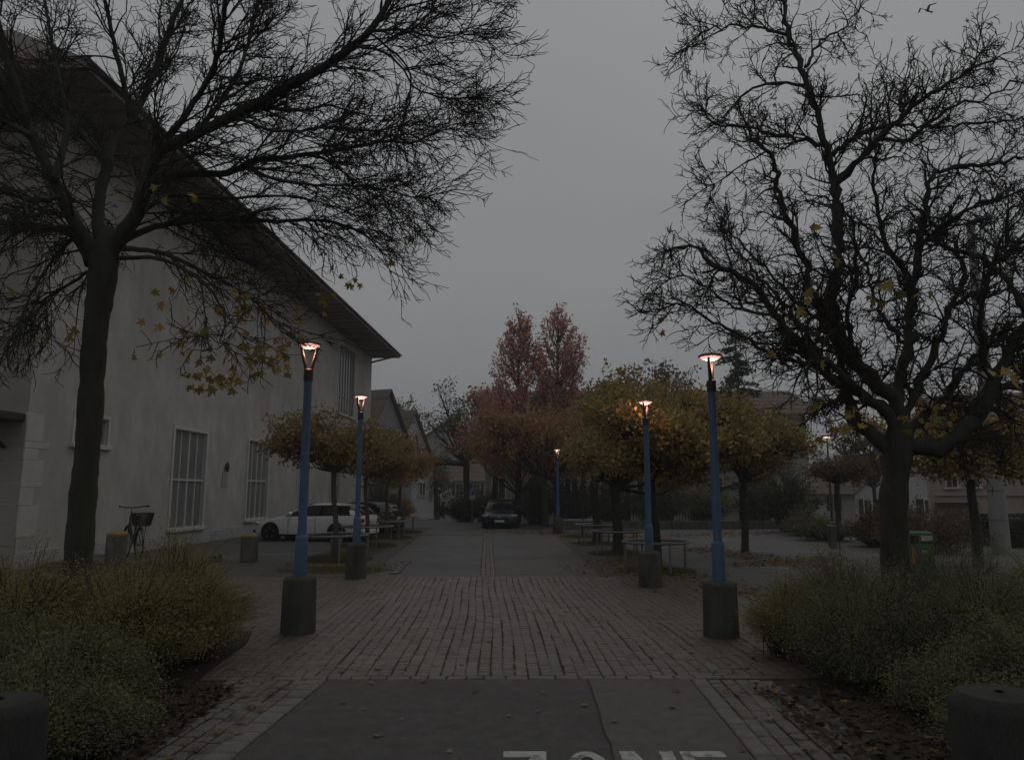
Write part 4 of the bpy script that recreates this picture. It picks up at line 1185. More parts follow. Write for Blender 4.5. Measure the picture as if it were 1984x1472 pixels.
def bare_tree(label, trunk, limbs, yb, style, seed, tw_r=.0050):
    """trunk / limbs: lists of (u, v) photo pixels with a depth offset per limb end, and radii in metres"""
    rng = np.random.default_rng(seed)
    root = base(trunk[0][0][0], yb); root = np.array([root[0], root[1], 0.0])
    t = thing('bare_tree', label, 'tree', root)
    T0 = [P(u, v, yb + dy) for u, v, dy in trunk[0]]
    T0[0] = np.array([T0[0][0], T0[0][1], 0.0])
    tp, tr = spline(T0, trunk[1], .12)
    tr = tr * (1 + .05 * rng.normal(size=len(tr)))
    MB().tube(tp, list(tr), 14).build('trunk', 'bark', t, origin=root, smooth=True)
    crownc = np.array(T0[-1]) + np.array([0, 0, .9])
    cr = []          # limb curves
    for pts, r0, r1, dy in limbs:
        n = len(pts)
        p = [P(u, v, yb + (dy * (i / max(1, n - 1)) if not isinstance(dy, tuple) else dy[0] + (dy[1] - dy[0]) * i / max(1, n - 1))) for i, (u, v) in enumerate(pts)]
        rr = [style.get('slim', 1.0) * (r0 + (r1 - r0) * (i / max(1, n - 1)) ** .8) for i in range(n)]
        c, r_ = spline(p, rr, .10)
        c[1:-1] += rng.normal(size=(len(c) - 2, 3)) * style['knob'] * .4
        r_ = r_ * (1 + style['knob'] * 6 * np.abs(rng.normal(size=len(r_))))
        cr.append((c, r_, .38 if pts[-1][1] > 560 and pts[-1][0] < 900 else 1.0))
    limb_mb = [MB().tube(c, list(r_), 9 if r_[0] > .03 else 6) for c, r_, _ in cr]
    for m_ in limb_mb: m_.build('limb', 'bark', t, origin=root, smooth=True)
    # twigs
    L1, L2, L3 = [], [], []
    up = np.array([0, 0, 1.0])
    def shoot(p, d, length, r0, lvl):
        n = 5 if lvl == 1 else (4 if lvl == 2 else 3)
        pts = [p]; q = p.copy(); dd = d.copy()
        for i in range(n - 1):
            dd = unit(dd + rng.normal(size=3) * style['wig'][lvl - 1] + up * style['trop'] * (i / n - style['tdel']))
            q = q + dd * length / (n - 1); pts.append(q)
        r1 = max(tw_r * .75, r0 * .45)
        return np.array(pts), np.linspace(r0, r1, n), dd
    def spread(d, ang, outward):
        a = rng.normal(size=3); a -= d * np.dot(a, d); a = unit(a)
        return unit(d * math.cos(ang) + a * math.sin(ang) + outward * style['out'])
    for c, r_, thin in cr:
        seg = np.linalg.norm(np.diff(c, axis=0), axis=1); tot = seg.sum(); cum = np.concatenate([[0], np.cumsum(seg)])
        nb = rng.poisson(tot * style['den'][0] * (1.0 if r_[0] > .03 else .72) * thin)
        starts = list(rng.uniform(style['bare'], 1.0, nb)) + [1.0, 1.0, .97]
        for s in starts:
            k = min(np.searchsorted(cum, s * tot), len(c) - 1); k = max(k, 1)
            d = unit(c[k] - c[k - 1]); p = c[k]
            ow = unit(p - crownc)
            ln = style['len'][0] * rng.uniform(.4, 1.2) * (1.1 - .62 * s)
            b = shoot(p, spread(d, R(rng.uniform(*style['ang'])), ow), ln, min(max(r_[k] * .5, tw_r * 1.6), .016), 1)
            L1.append(b)
    for b in L1:
        pts, rr, _ = b; ln = np.linalg.norm(pts[-1] - pts[0])
        for s in list(rng.uniform(.12, 1, rng.poisson(max(ln * style['den'][1], 1)))) + [1.0]:
            f = s * (len(pts) - 1); k = min(int(f), len(pts) - 2); p = pts[k] + (pts[k + 1] - pts[k]) * (f - k)
            d = unit(pts[k + 1] - pts[k])
            L2.append(shoot(p, spread(d, R(rng.uniform(20, 58)), unit(p - crownc)), style['len'][1] * rng.uniform(.4, 1.2), max(rr[k] * .62, tw_r * 1.1), 2))
    for b in L2:
        pts, rr, _ = b; ln = np.linalg.norm(pts[-1] - pts[0])
        for s in list(rng.uniform(.2, 1, rng.poisson(ln * style['den'][2]))) + [1.0]:
            f = s * (len(pts) - 1); k = min(int(f), len(pts) - 2); p = pts[k] + (pts[k + 1] - pts[k]) * (f - k)
            d = unit(pts[k + 1] - pts[k])
            L3.append(shoot(p, spread(d, R(rng.uniform(25, 65)), unit(p - crownc) * .6), style['len'][2] * rng.uniform(.35, 1.2), tw_r, 3))
    cn = tubes_mesh('crown', [(a, b) for a, b, _ in L1], 'bark', 5, t, root)
    tubes_mesh('twigs', [(a, b) for a, b, _ in L2], 'twig', 4, cn)
    bpy.data.objects[cn.name].children[-1].data.transform(Matrix.Translation(tuple(-root)))
    o = tubes_mesh('fine_twigs', [(a, b) for a, b, _ in L3], 'twig', 3, cn, root)
    o['kind'] = 'stuff'
    print('tree', label[:20], len(L1), len(L2), len(L3))
    return t, root, cn

LEAF_MESH = []
def leaf_set(parent, root, spots, yb, mat, size, seed, tilt=.9):
    """spots: (u, v, dy, count, spread_px)"""
    rng = random.Random(seed)
    ms_ = []
    for k in range(5):
        me = leaf_mesh_single(seed * 10 + k); me.materials.append(M[mat]); ms_.append(me)
    n = 0
    for u, v, dy, cnt, spx, *sz in spots:
        for i in range(cnt):
            p = P(u + rng.gauss(0, spx), v + rng.gauss(0, spx * .7), yb + dy + rng.gauss(0, .25))
            o = bpy.data.objects.new('leaf', rng.choice(ms_)); COL.objects.link(o); o.parent = parent
            o.location = tuple(p - root)
            s = size * rng.uniform(.7, 1.25) * (sz[0] if sz else 1)
            o.scale = (s, s, s)
            o.rotation_euler = (R(90) + rng.gauss(0, tilt), rng.gauss(math.pi, .8), rng.gauss(0, .7)); n += 1
    return n

YL = 9.3
left_limbs = [
    ([(205, 500), (231, 459), (265, 414), (285, 346), (306, 296), (374, 262), (500, 200), (600, 145), (670, 100), (717, 60), (755, 0), (790, -70)], .105, .030, -.6),
    ([(195, 505), (150, 440), (105, 350), (62, 262), (28, 160), (0, 60), (-20, -30)], .095, .03, -.9),
    ([(198, 495), (190, 407), (207, 322), (217, 282), (255, 235)], .085, .05, .9),
    ([(255, 235), (300, 140), (335, 40), (353, 0), (372, -80)], .05, .025, (.9, 1.6)),
    ([(255, 235), (240, 160), (222, 90), (210, 34), (192, -40)], .045, .02, (.9, .3)),
    ([(175, 510), (140, 452), (60, 438), (0, 432), (-90, 425)], .07, .03, 1.0),
    ([(283, 350), (357, 336), (441, 336), (502, 310), (563, 304), (685, 285), (746, 273), (800, 277), (845, 256), (890, 250)], .055, .008, (-.2, .9)),
    ([(480, 325), (522, 344), (600, 358), (700, 360), (760, 372), (810, 386)], .028, .008, (.2, -.8)),
    ([(231, 470), (300, 440), (400, 425), (520, 428), (620, 428), (700, 450), (740, 490)], .05, .008, (0, .4)),
    ([(231, 480), (320, 492), (420, 540), (490, 580), (525, 620)], .035, .008, (0, -.5)),
    ([(225, 500), (320, 505), (400, 555), (435, 610), (430, 650)], .03, .007, (0, -.9)),
    ([(717, 60), (780, 58), (850, 72), (915, 60)], .022, .006, (-.6, -.9)),
    ([(690, 88), (760, 110), (800, 165), (845, 188), (880, 192)], .018, .006, (-.55, -.3)),
    ([(717, 65), (790, 130), (790, 200), (770, 238), (690, 274)], .014, .006, (-.55, -.1)),
    ([(720, 55), (770, 20), (840, 0), (900, -25)], .018, .006, (-.5, -.3)),
    ([(374, 262), (440, 180), (480, 90), (500, 0), (515, -60)], .035, .014, (-.2, 1.6)),
    ([(306, 296), (400, 160), (430, 60), (440, -50)], .04, .02, (0, -1.6)),
    ([(120, 380), (60, 390), (0, 370), (-60, 380)], .03, .012, (-.4, -1.6)),
    ([(150, 445), (90, 520), (55, 580), (40, 630)], .025, .007, (.2, -.4)),
    ([(105, 350), (130, 240), (110, 130), (90, 20), (80, -60)], .045, .015, (-.4, .8)),
    ([(60, 262), (-20, 220), (-90, 200)], .03, .015, (-.7, -.2)),
    ([(240, 440), (330, 380), (420, 385), (540, 380), (620, 392), (700, 420)], .035, .008, (.2, 1.9)),
    ([(210, 490), (180, 520), (120, 560), (60, 590), (-10, 600)], .03, .008, (0, 1.2)),
    ([(207, 322), (150, 250), (90, 190), (20, 160)], .04, .015, (.5, 2.0)),
    ([(500, 200), (560, 215), (640, 205), (700, 222), (750, 225)], .022, .007, (-.35, .8)),
    ([(450, 225), (540, 255), (640, 245), (720, 253), (770, 245)], .024, .007, (-.3, -1.3)),
]
left_style = dict(knob=.014, wig=(.15, .19, .24), trop=.05, tdel=.3, out=.36, den=(8.4, 9.8, 9.0), len=(1.12, .50, .20), ang=(20, 60), bare=.06)
tl, rl, cl = bare_tree('bare slender tree with long fine twigs and few yellow leaves by the hall', ([(150, 1150, 0), (158, 1000, 0), (172, 840, 0), (184, 650, 0), (196, 560, 0), (202, 505, 0), (206, 470, 0), (210, 440, 0)], [.172, .158, .152, .150, .165, .18, .13, .06]), left_limbs, YL, left_style, 7)
leaf_set(cl, rl, [(320, 378, -1.5, 3, 16), (372, 392, -1.5, 2, 10), (310, 580, -.5, 3, 14), (435, 560, -.5, 10, 32), (482, 585, -.5, 8, 26), (270, 623, -.8, 1, 4), (345, 672, -.6, 6, 22), (395, 655, -.6, 14, 34),
                  (400, 735, -.7, 26, 20), (435, 730, -.7, 18, 22), (480, 690, -.6, 20, 26), (530, 705, -.5, 14, 20), (255, 686, -.7, 2, 7), (298, 690, -.7, 2, 5), (560, 660, -.2, 10, 28), (600, 600, 0, 10, 30),
                  (635, 500, .2, 4, 16), (640, 560, .2, 7, 26), (690, 540, .2, 6, 14), (762, 508, .3, 2, 7), (795, 458, .4, 2, 4), (900, 245, .6, 2, 6, .8), (125, 662, -.3, 3, 14), (90, 652, 0, 2, 10), (5, 640, .4, 3, 14),
                  (40, 530, .5, 5, 26), (150, 640, 0, 2, 5), (225, 370, -.6, 2, 8), (460, 520, .6, 6, 40), (520, 600, .3, 8, 34)], YL, 'leaf_maple', .086, 3)

YR = 9.4
right_limbs = [
    ([(1735, 880), (1700, 850), (1663, 820), (1643, 766), (1636, 727), (1628, 670), (1605, 623), (1578, 573), (1556, 500), (1528, 430), (1509, 366), (1505, 327), (1482, 289), (1455, 270)], .095, .02, .7),
    ([(1740, 850), (1724, 804), (1663, 758), (1605, 727), (1555, 670), (1528, 646), (1490, 592), (1451, 542), (1393, 519), (1355, 485), (1325, 477), (1290, 486)], .09, .010, -.6),
    ([(1745, 850), (1732, 773), (1678, 731), (1636, 670), (1610, 600), (1618, 540), (1624, 489), (1618, 400), (1617, 355), (1597, 270), (1582, 212), (1559, 146), (1528, 69), (1518, 0), (1512, -60)], .10, .022, .2),
    ([(1617, 355), (1655, 316), (1701, 270), (1751, 219), (1817, 172), (1875, 140), (1935, 110)], .055, .012, (.2, -.7)),
    ([(1742, 850), (1740, 770), (1759, 670), (1770, 554), (1782, 477), (1790, 419), (1805, 346), (1836, 327), (1910, 318), (1990, 308)], .085, .018, 1.0),
    ([(1755, 868), (1800, 862), (1851, 850), (1894, 804), (1925, 739), (1965, 670), (1992, 615), (2040, 540)], .125, .05, -.5),
    ([(1750, 850), (1778, 816), (1836, 766), (1880, 700), (1951, 639), (2000, 600)], .07, .02, 1.2),
    ([(1745, 840), (1774, 766), (1817, 670), (1844, 592), (1871, 531), (1858, 492), (1836, 465)], .065, .014, .4),
    ([(1990, 605), (1951, 546), (1921, 515), (1875, 488), (1817, 477), (1794, 450)], .05, .02, (-.6, .6)),
    ([(1610, 300), (1660, 265), (1720, 243), (1836, 246), (1984, 231)], .035, .012, (.2, .9)),
    ([(1601, 285), (1547, 270), (1490, 258), (1420, 246), (1386, 239), (1366, 215)], .032, .008, (.2, -.3)),
    ([(1560, 165), (1505, 160), (1459, 173), (1412, 212), (1395, 235)], .026, .007, (.2, .7)),
    ([(1528, 69), (1490, 58), (1428, 50), (1374, 58), (1330, 92)], .026, .007, (.2, -.3)),
    ([(1560, 130), (1590, 81), (1636, 54), (1668, 12)], .024, .008, (.2, .7)),
    ([(1482, 295), (1440, 318), (1400, 345), (1370, 362)], .016, .006, (.7, .5)),
    ([(1663, 758), (1600, 700), (1560, 705), (1500, 690), (1440, 650), (1380, 625), (1325, 590), (1280, 600)], .045, .007, (-.2, -1.0)),
    ([(1605, 727), (1560, 640), (1500, 570), (1440, 500), (1400, 450)], .045, .008, (-.2, 1.1)),
    ([(1500, 610), (1440, 600), (1370, 560), (1330, 532), (1300, 540)], .025, .006, (-.5, .2)),
    ([(1770, 554), (1720, 480), (1700, 400), (1690, 330), (1705, 280)], .045, .014, (.6, -.4)),
    ([(1782, 477), (1850, 420), (1920, 390), (1990, 370)], .035, .014, (.7, -.3)),
    ([(1759, 670), (1700, 600), (1680, 520), (1650, 470)], .04, .012, (.5, 1.6)),
    ([(1844, 592), (1900, 560), (1960, 480), (2000, 430)], .035, .014, (.3, 1.2)),
    ([(1701, 270), (1760, 270), (1830, 215), (1900, 190), (1980, 160)], .030, .010, (.0, -.9)),
    ([(1751, 219), (1742, 185), (1752, 155)], .022, .008, (-.2, .2)),
    ([(1875, 140), (1892, 118), (1898, 105)], .016, .007, (-.5, -.5)),
    ([(1894, 804), (1930, 760), (2000, 710)], .06, .03, (-.3, .6)),
    ([(1925, 739), (1900, 640), (1910, 560), (1940, 470), (1960, 400)], .05, .014, (-.3, -1.3)),
    ([(1636, 670), (1560, 600), (1480, 520), (1430, 470), (1400, 440)], .035, .007, (.3, 1.7)),
    ([(1678, 731), (1640, 620), (1660, 520), (1650, 420), (1600, 380)], .04, .010, (.2, -1.2)),
]
right_style = dict(slim=.84, knob=.05, wig=(.26, .30, .34), trop=.14, tdel=.15, out=.26, den=(10.5, 13.0, 11.5), len=(.70, .31, .12), ang=(35, 80), bare=.10)
tr_, rr_, cr_ = bare_tree('bare gnarled tree forking low into thick mossy limbs and knotted twigs', ([(1733, 1150, 0), (1731, 1000, 0), (1736, 920, 0), (1741, 862, 0), (1744, 825, 0), (1746, 790, 0)], [.168, .156, .16, .178, .13, .06]), right_limbs, YR, right_style, 19, tw_r=.0050)
leaf_set(cr_, rr_, [(1502, 690, -3.2, 2, 5), (1555, 605, -1.6, 3, 10), (1580, 570, -1.4, 3, 12), (1565, 585, -1, 1, 4), (1702, 572, -1.2, 4, 14), (1716, 552, -1.2, 3, 8), (1790, 568, -1, 2, 6), (1440, 600, -.6, 1, 4), (1283, 625, 0, 2, 4), (1283, 643, 0, 1, 2),
                    (1655, 800, -1.0, 5, 12), (1648, 828, -1.0, 6, 14), (1612, 832, -.6, 3, 7), (1600, 815, -.6, 1, 4), (1590, 855, -.5, 2, 6), (1580, 440, -.8, 2, 4), (1616, 510, -1.0, 2, 8), (1830, 805, -1.2, 4, 12), (1770, 810, -1.2, 4, 14), (1782, 775, -1, 1, 4),
                    (1950, 715, -2.2, 4, 12), (1965, 740, -2.0, 3, 10), (1500, 190, .2, 3, 8, .7), (1495, 205, .2, 1, 4, .7), (1567, 780, -.5, 3, 10), (1745, 570, -.9, 2, 5), (1600, 700, -.5, 2, 5)], YR, 'leaf_maple', .092, 5)

# ---- leafy trees
def crown_points(rng, c, rx, ry, rz, n, shell=.55):
    k = max(6, n // 12)                                   # boughs, then clusters on each bough: a lumpy outline with gaps
    d = rng.normal(size=(k, 3)); d /= np.linalg.norm(d, axis=1, keepdims=True)
    sub = d * (.45 + .55 * rng.uniform(0, 1, (k, 1)) ** .5) * rng.uniform(.75, 1.12, (k, 1))
    q = sub[rng.integers(0, k, n)] + rng.normal(size=(n, 3)) * np.array([.24, .24, .22])
    return np.array(c) + q * np.array([rx, ry, rz])
def leafy_tree(name, label, loc, trunk_h, trunk_r, blobs, leafm, size, per, seed, sig=.17, barkm='bark', group=None, branchy=26, bias=(0, 0, .6), outline=HEX, fork=None):
    """blobs: (dx, dy, z, rx, ry, rz, clusters)"""
    rng = np.random.default_rng(seed)
    loc = np.array(loc, float)
    t = thing(name, label, 'tree', loc, 0, group)
    lean = rng.normal(size=2) * .03 * trunk_h
    fk = np.array([lean[0], lean[1], trunk_h])
    tp, trr = spline([(0, 0, -.05), (lean[0] * .2 + .03, lean[1] * .3, trunk_h * .35), (lean[0] * .7 - .02, lean[1] * .7, trunk_h * .7), fk], [trunk_r * 1.25, trunk_r, trunk_r * .92, trunk_r * 1.0], .2)
    MB().tube(tp, list(trr), 10).build('trunk', barkm, t, smooth=True)
    C = np.concatenate([crown_points(rng, b[:3], b[3], b[4], b[5], b[6]) for b in blobs])
    lines = []
    idx = rng.permutation(len(C))[:branchy]
    for i in idx:
        e = C[i]; m1 = fk + (e - fk) * .35 + rng.normal(size=3) * .10 + np.array([0, 0, -.05]); m2 = fk + (e - fk) * .7 + rng.normal(size=3) * .12
        r0 = trunk_r * rng.uniform(.28, .5)
        lines.append((np.array([fk - np.array([0, 0, .1]), m1, m2, e]), np.array([r0, r0 * .7, r0 * .4, .012])))
    for i in range(len(C)):
        j = idx[rng.integers(len(idx))]
        k = C[idx][np.argmin(np.linalg.norm(C[idx] * 1.0 - C[i], axis=1))]
        a = fk + (k - fk) * .65
        lines.append((np.array([a, (a + C[i]) / 2 + rng.normal(size=3) * .06, C[i]]), np.array([.018, .012, .006])))
    tubes_mesh('branches', lines, barkm, 5, t)
    cnt = rng.poisson(per, len(C)); Pn = np.repeat(C, cnt, axis=0)
    Pn = Pn + rng.normal(size=Pn.shape) * np.array([sig, sig, sig * .75])
    V = leaf_cloud(Pn, size, rng, outline, bias)
    o = array_mesh('crown', V, len(outline), leafm, t)
    return t

# maples in the ring of the white-car row (umbrella crowns, olive to rust)
lab = ['small olive maple in a hoop guard, next to the cobbles on the hall side', 'small maple of the hall-side row, second from the cobbles', 'small rust-brown maple of the hall-side row, third from the cobbles', 'small rust maple of the hall-side row, farthest from the cobbles']
for i, st in enumerate(LT):
    x, y, _ = lane(*st)
    leafy_tree('maple_tree', lab[i], (x, y, 0), 2.55, .075, [(-.25, 0, 3.35, 1.45, 1.4, .78, 150), (.5, .2, 3.05, .95, 1.0, .6, 70), (-.9, -.1, 2.95, .9, .9, .45, 50)] if i < 1 else [(0, 0, 3.3, 1.35, 1.3, .8, 150), (.3, 0, 2.8, .9, .9, .5, 60)],
               ['leaf_olive', 'leaf_olive', 'leaf_rust', 'leaf_rust'][i], .050, 29, 40 + i, group='maples of the hall-side row', barkm='bark_grey')
lab = ['spreading golden maple, next to the cobbles in the yellow row', 'golden maple with forked dark trunk, second from the cobbles in the yellow row', 'olive-gold maple, third from the cobbles in the yellow row', 'thin young olive maple, farthest from the cobbles in the yellow row']
RB_ = [[(.55, .2, 3.65, 1.75, 1.5, .95, 210), (1.5, .5, 3.0, 1.3, 1.3, .8, 110), (-.2, .3, 3.0, 1.2, 1.2, .65, 90), (.9, -.2, 2.55, 1.1, 1, .4, 50), (-.35, -1.9, 3.25, .85, .9, .55, 75), (.5, -1.7, 3.1, .9, .9, .5, 70)],
       [(.35, 0, 3.8, 1.55, 1.6, 1.2, 200), (-.4, 0, 2.9, .9, 1.1, .6, 70), (1.4, 0, 2.9, 1.3, 1.2, .7, 90)],
       [(.75, 0, 4.3, 1.4, 1.6, 1.5, 190), (.6, 0, 3.0, 1.1, 1.3, .7, 80)], [(.3, 0, 3.5, .8, .8, .8, 50)]]
for i, st in enumerate(RT):
    x, y, _ = lane(*st)
    leafy_tree('maple_tree', lab[i], (x, y, 0), [2.35, 2.1, 2.3, 2.6][i], [.125, .155, .15, .045][i], RB_[i], ['leaf_gold', 'leaf_gold', 'leaf_olive', 'leaf_olive'][i], .052, 33 if i < 3 else 18, 60 + i, group='maples of the yellow row')
# more yellow maples to the right
for k, (u, y, hb, bl, mt_, lb) in enumerate([
        (1440, 24, 2.3, [(0, 0, 3.7, 1.7, 1.5, 1.0, 200), (1.2, 0, 3.2, 1.3, 1.3, .7, 100)], 'leaf_gold', 'golden maple standing on the car park between lamp and long house'),
        (1887, 19.3, 2.6, [(0, 0, 3.35, 2.1, 1.6, .75, 230), (-.9, 0, 2.75, 1.1, 1.2, .42, 80), (1.1, 0, 2.9, 1.4, 1.3, .5, 100)], 'leaf_gold', 'golden maple with slim dark trunk in front of the beige house'),
        (1622, 30, 2.3, [(0, 0, 2.9, 1.0, 1.1, .5, 90), (.6, 0, 2.7, .8, .8, .35, 50)], 'leaf_brown', 'slim brown-leaved tree beside the grey litter bin'),
        (1700, 44, 2.2, [(0, 0, 4.4, 2.4, 2.2, 1.9, 240)], 'leaf_brown', 'round brown tree behind the slim tree, in front of the white cottage'),
        (1945, 30, 2.4, [(0, 0, 4.6, 2.6, 2.0, 1.3, 220)], 'leaf_brown', 'brown-gold tree in front of the beige house roof')]):
    x, yy, z = base(u, y)
    leafy_tree('maple_tree' if 'maple' in lb else 'garden_tree', lb, (x, yy, z), hb, .11, bl, mt_, .054 if y < 35 else .08, 32 if y < 35 else 24, 80 + k)
# orange cherry in front of the red trees, and the red columnar trees
x, y, z = base(1055, 42)
leafy_tree('cherry_tree', 'wide orange and rust tree at the end of the lane with dark crooked limbs', (x, y, z), 2.6, .2, [(-.6, 0, 5.0, 3.0, 2.4, 1.7, 330), (1.5, 0, 4.3, 2.0, 1.8, 1.3, 160), (-2.3, 0, 5.4, 1.5, 1.5, 1.2, 110)], 'leaf_rust', .085, 24, 101, sig=.27)
def red_tree(label, u, y, ztop, prof, seed, lean=0.0, n=95):
    """upright tree: steep branches off one leader; prof = (height share, half width)"""
    rng = np.random.default_rng(seed)
    x, yy, z = base(u, y)
    t = thing('red_tree', label, 'tree', (x, yy, z), 0, 'tall red trees')
    MB().tube([(0, 0, 0), (.06, 0, ztop * .3), (lean * .5, 0, ztop * .65), (lean, 0, ztop * .97)], [.22, .17, .09, .015], 9).build('trunk', 'bark', t, smooth=True)
    hs, ws = [p[0] for p in prof], [p[1] for p in prof]
    lines, pts = [], []
    for i in range(n):
        k = rng.uniform(hs[0], .97); w = np.interp(k, hs, ws) * rng.uniform(.45, 1.15)
        a = rng.uniform(0, 2 * math.pi); rise = (w * rng.uniform(1.0, 2.0) + .25)
        s0 = np.array([lean * k, 0, max(.12 * ztop, ztop * k - rise)]); e = np.array([lean * k + math.cos(a) * w, math.sin(a) * w, min(ztop * k + rng.uniform(-.1, .25), ztop)])
        m = s0 + (e - s0) * .5 + np.array([math.cos(a), math.sin(a), -.25]) * w * .18
        lines.append((np.array([s0, m, e]), np.array([.035, .022, .008])))
        c = int(np.linalg.norm(e - s0) * 30); q = rng.uniform(.28, 1.05, (c, 1)) ** .8
        p = (1 - q) ** 2 * s0 + 2 * q * (1 - q) * m + q ** 2 * e
        pts.append(p + rng.normal(size=p.shape) * .13)
    tubes_mesh('branches', lines, 'bark', 4, t)
    array_mesh('crown', leaf_cloud(np.concatenate(pts), .085, rng, HEX, (0, 0, .4)), 6, 'leaf_red', t)
red_tree('tall narrow red tree, the slimmer of the pair, beside the sparse green tree', 1003, 47, P(1005, 588, 47)[2] - gz(47), [(.30, 3.4), (.42, 3.3), (.52, 2.6), (.66, 1.75), (.82, 1.3), (.93, .7), (1, .15)], 111, .1, 150)
red_tree('tall narrow red tree, the fuller of the pair, beside the yellow maples', 1080, 47.5, P(1085, 580, 47.5)[2] - gz(47), [(.30, 2.2), (.42, 2.0), (.55, 1.8), (.68, 2.0), (.82, 1.65), (.93, .95), (1, .2)], 112, .15, 160)
x, y, z = base(955, 50)
leafy_tree('red_tree', 'low broad red shoulder tree between green tree and red pair', (x, y, z), 4.0, .15, [(-.2, 0, 7.2, 1.6, 1.5, 1.6, 130), (-.6, 0, 5.4, 1.8, 1.5, 1.3, 120)], 'leaf_red', .11, 17, 113, sig=.24)
x, y, z = base(1135, 50)
leafy_tree('red_tree', 'thin red tree tip beside the olive treetop', (x, y, z), 4.0, .1, [(0, 0, 7.2, .5, .5, 1.6, 60), (0, 0, 5.2, 1.0, 1, 1.0, 60)], 'leaf_red', .11, 14, 114, sig=.2)
x, y, z = base(1215, 46)
leafy_tree('garden_tree', 'olive round-topped tree rising behind the yellow maples', (x, y, z), 3.4, .18, [(0, 0, 7.0, 2.1, 2.0, 1.9, 260), (2.2, 0, 6.0, 1.8, 1.8, 1.4, 150)], 'leaf_olive', .11, 17, 115, sig=.25)
x, y, z = base(905, 58)
leafy_tree('green_tree', 'sparse grey-green tree with dark forking trunk behind the parking sign', (x, y, z), 4.4, .26, [(-.9, 0, 8.9, 2.2, 2.0, 1.7, 90), (-2.4, 0, 7.2, 1.9, 2.0, 1.3, 60), (.6, 0, 7.4, 1.6, 1.8, 1.5, 60), (-2.0, 0, 4.9, 2.0, 2, 1.0, 50)], 'leaf_green', .095, 10, 116, sig=.28, branchy=40)
for k, (u, y, top, w, lb, mt_) in enumerate([(775, 84, 775, 2.6, 'dark green treetop behind the timber house roof', 'leaf_dark'), (760, 92, 790, 2.0, 'dark treetop showing between two house roofs', 'leaf_dark'), (846, 78, 892, 1.7, 'grey-green garden tree before the large grey house', 'leaf_green'),
                                          (1300, 55, 705, 2.2, 'thin bare-topped tree behind the yellow maples', 'leaf_brown'), (1660, 90, 870, 4, 'dusky far tree beside the white cottage', 'leaf_brown'), (1960, 70, 800, 4, 'dusky far tree behind the concrete mast', 'leaf_dark')]):
    x, yy, z = base(u, y); zt = P(u, top, y)[2] - z
    leafy_tree('garden_tree', lb, (x, yy, z), zt * .45, .15, [(0, 0, zt - w * .8, w, w, w * .85, 110), (0, 0, zt - w * 1.9, w * 1.1, w, w * .8, 80)], mt_, .13, 13, 130 + k, sig=.3)
# cedar behind the near right lamp
def conifer(label, u, y, vtop, wid, seed, mat='leaf_dark'):
    rng = np.random.default_rng(seed)
    x, yy, z = base(u, y); H = P(u, vtop, y)[2] - z
    t = thing('cedar_tree', label, 'tree', (x, yy, z))
    MB().tube([(0, 0, 0), (.05, 0, H * .5), (0, 0, H)], [.28, .18, .03], 8).build('trunk', 'bark', t, smooth=True)
    pts, lines = [], []
    for i in range(95):
        k = rng.uniform(.18, 1) ; zz = H * k; ln = wid * (1.08 - k) ** .75 * rng.uniform(.7, 1.1) + .25
        a = rng.uniform(0, 2 * math.pi); e = np.array([math.cos(a) * ln, math.sin(a) * ln, zz - ln * .18 + rng.normal() * .1])
        s0 = np.array([0, 0, zz]); lines.append((np.array([s0, (s0 + e) / 2 + np.array([0, 0, .12]), e]), np.array([.05, .03, .012])))
        m = int(ln * 75); q = rng.uniform(.1, 1, (m, 1)); pp = s0 + (e - s0) * q + rng.normal(size=(m, 3)) * np.array([.2, .2, .07]); pts.append(pp)
    tubes_mesh('branches', lines, 'bark', 5, t)
    V = leaf_cloud(np.concatenate(pts), .11, rng, DIAMOND, (0, 0, 1.2))
    array_mesh('crown', V, 4, mat, t)
conifer('dark layered cedar rising above the long house roof', 1440, 52, 640, 3.0, 150)
conifer('small dark conifer at the corner of the white house', 836, 80, 950, 1.0, 151)

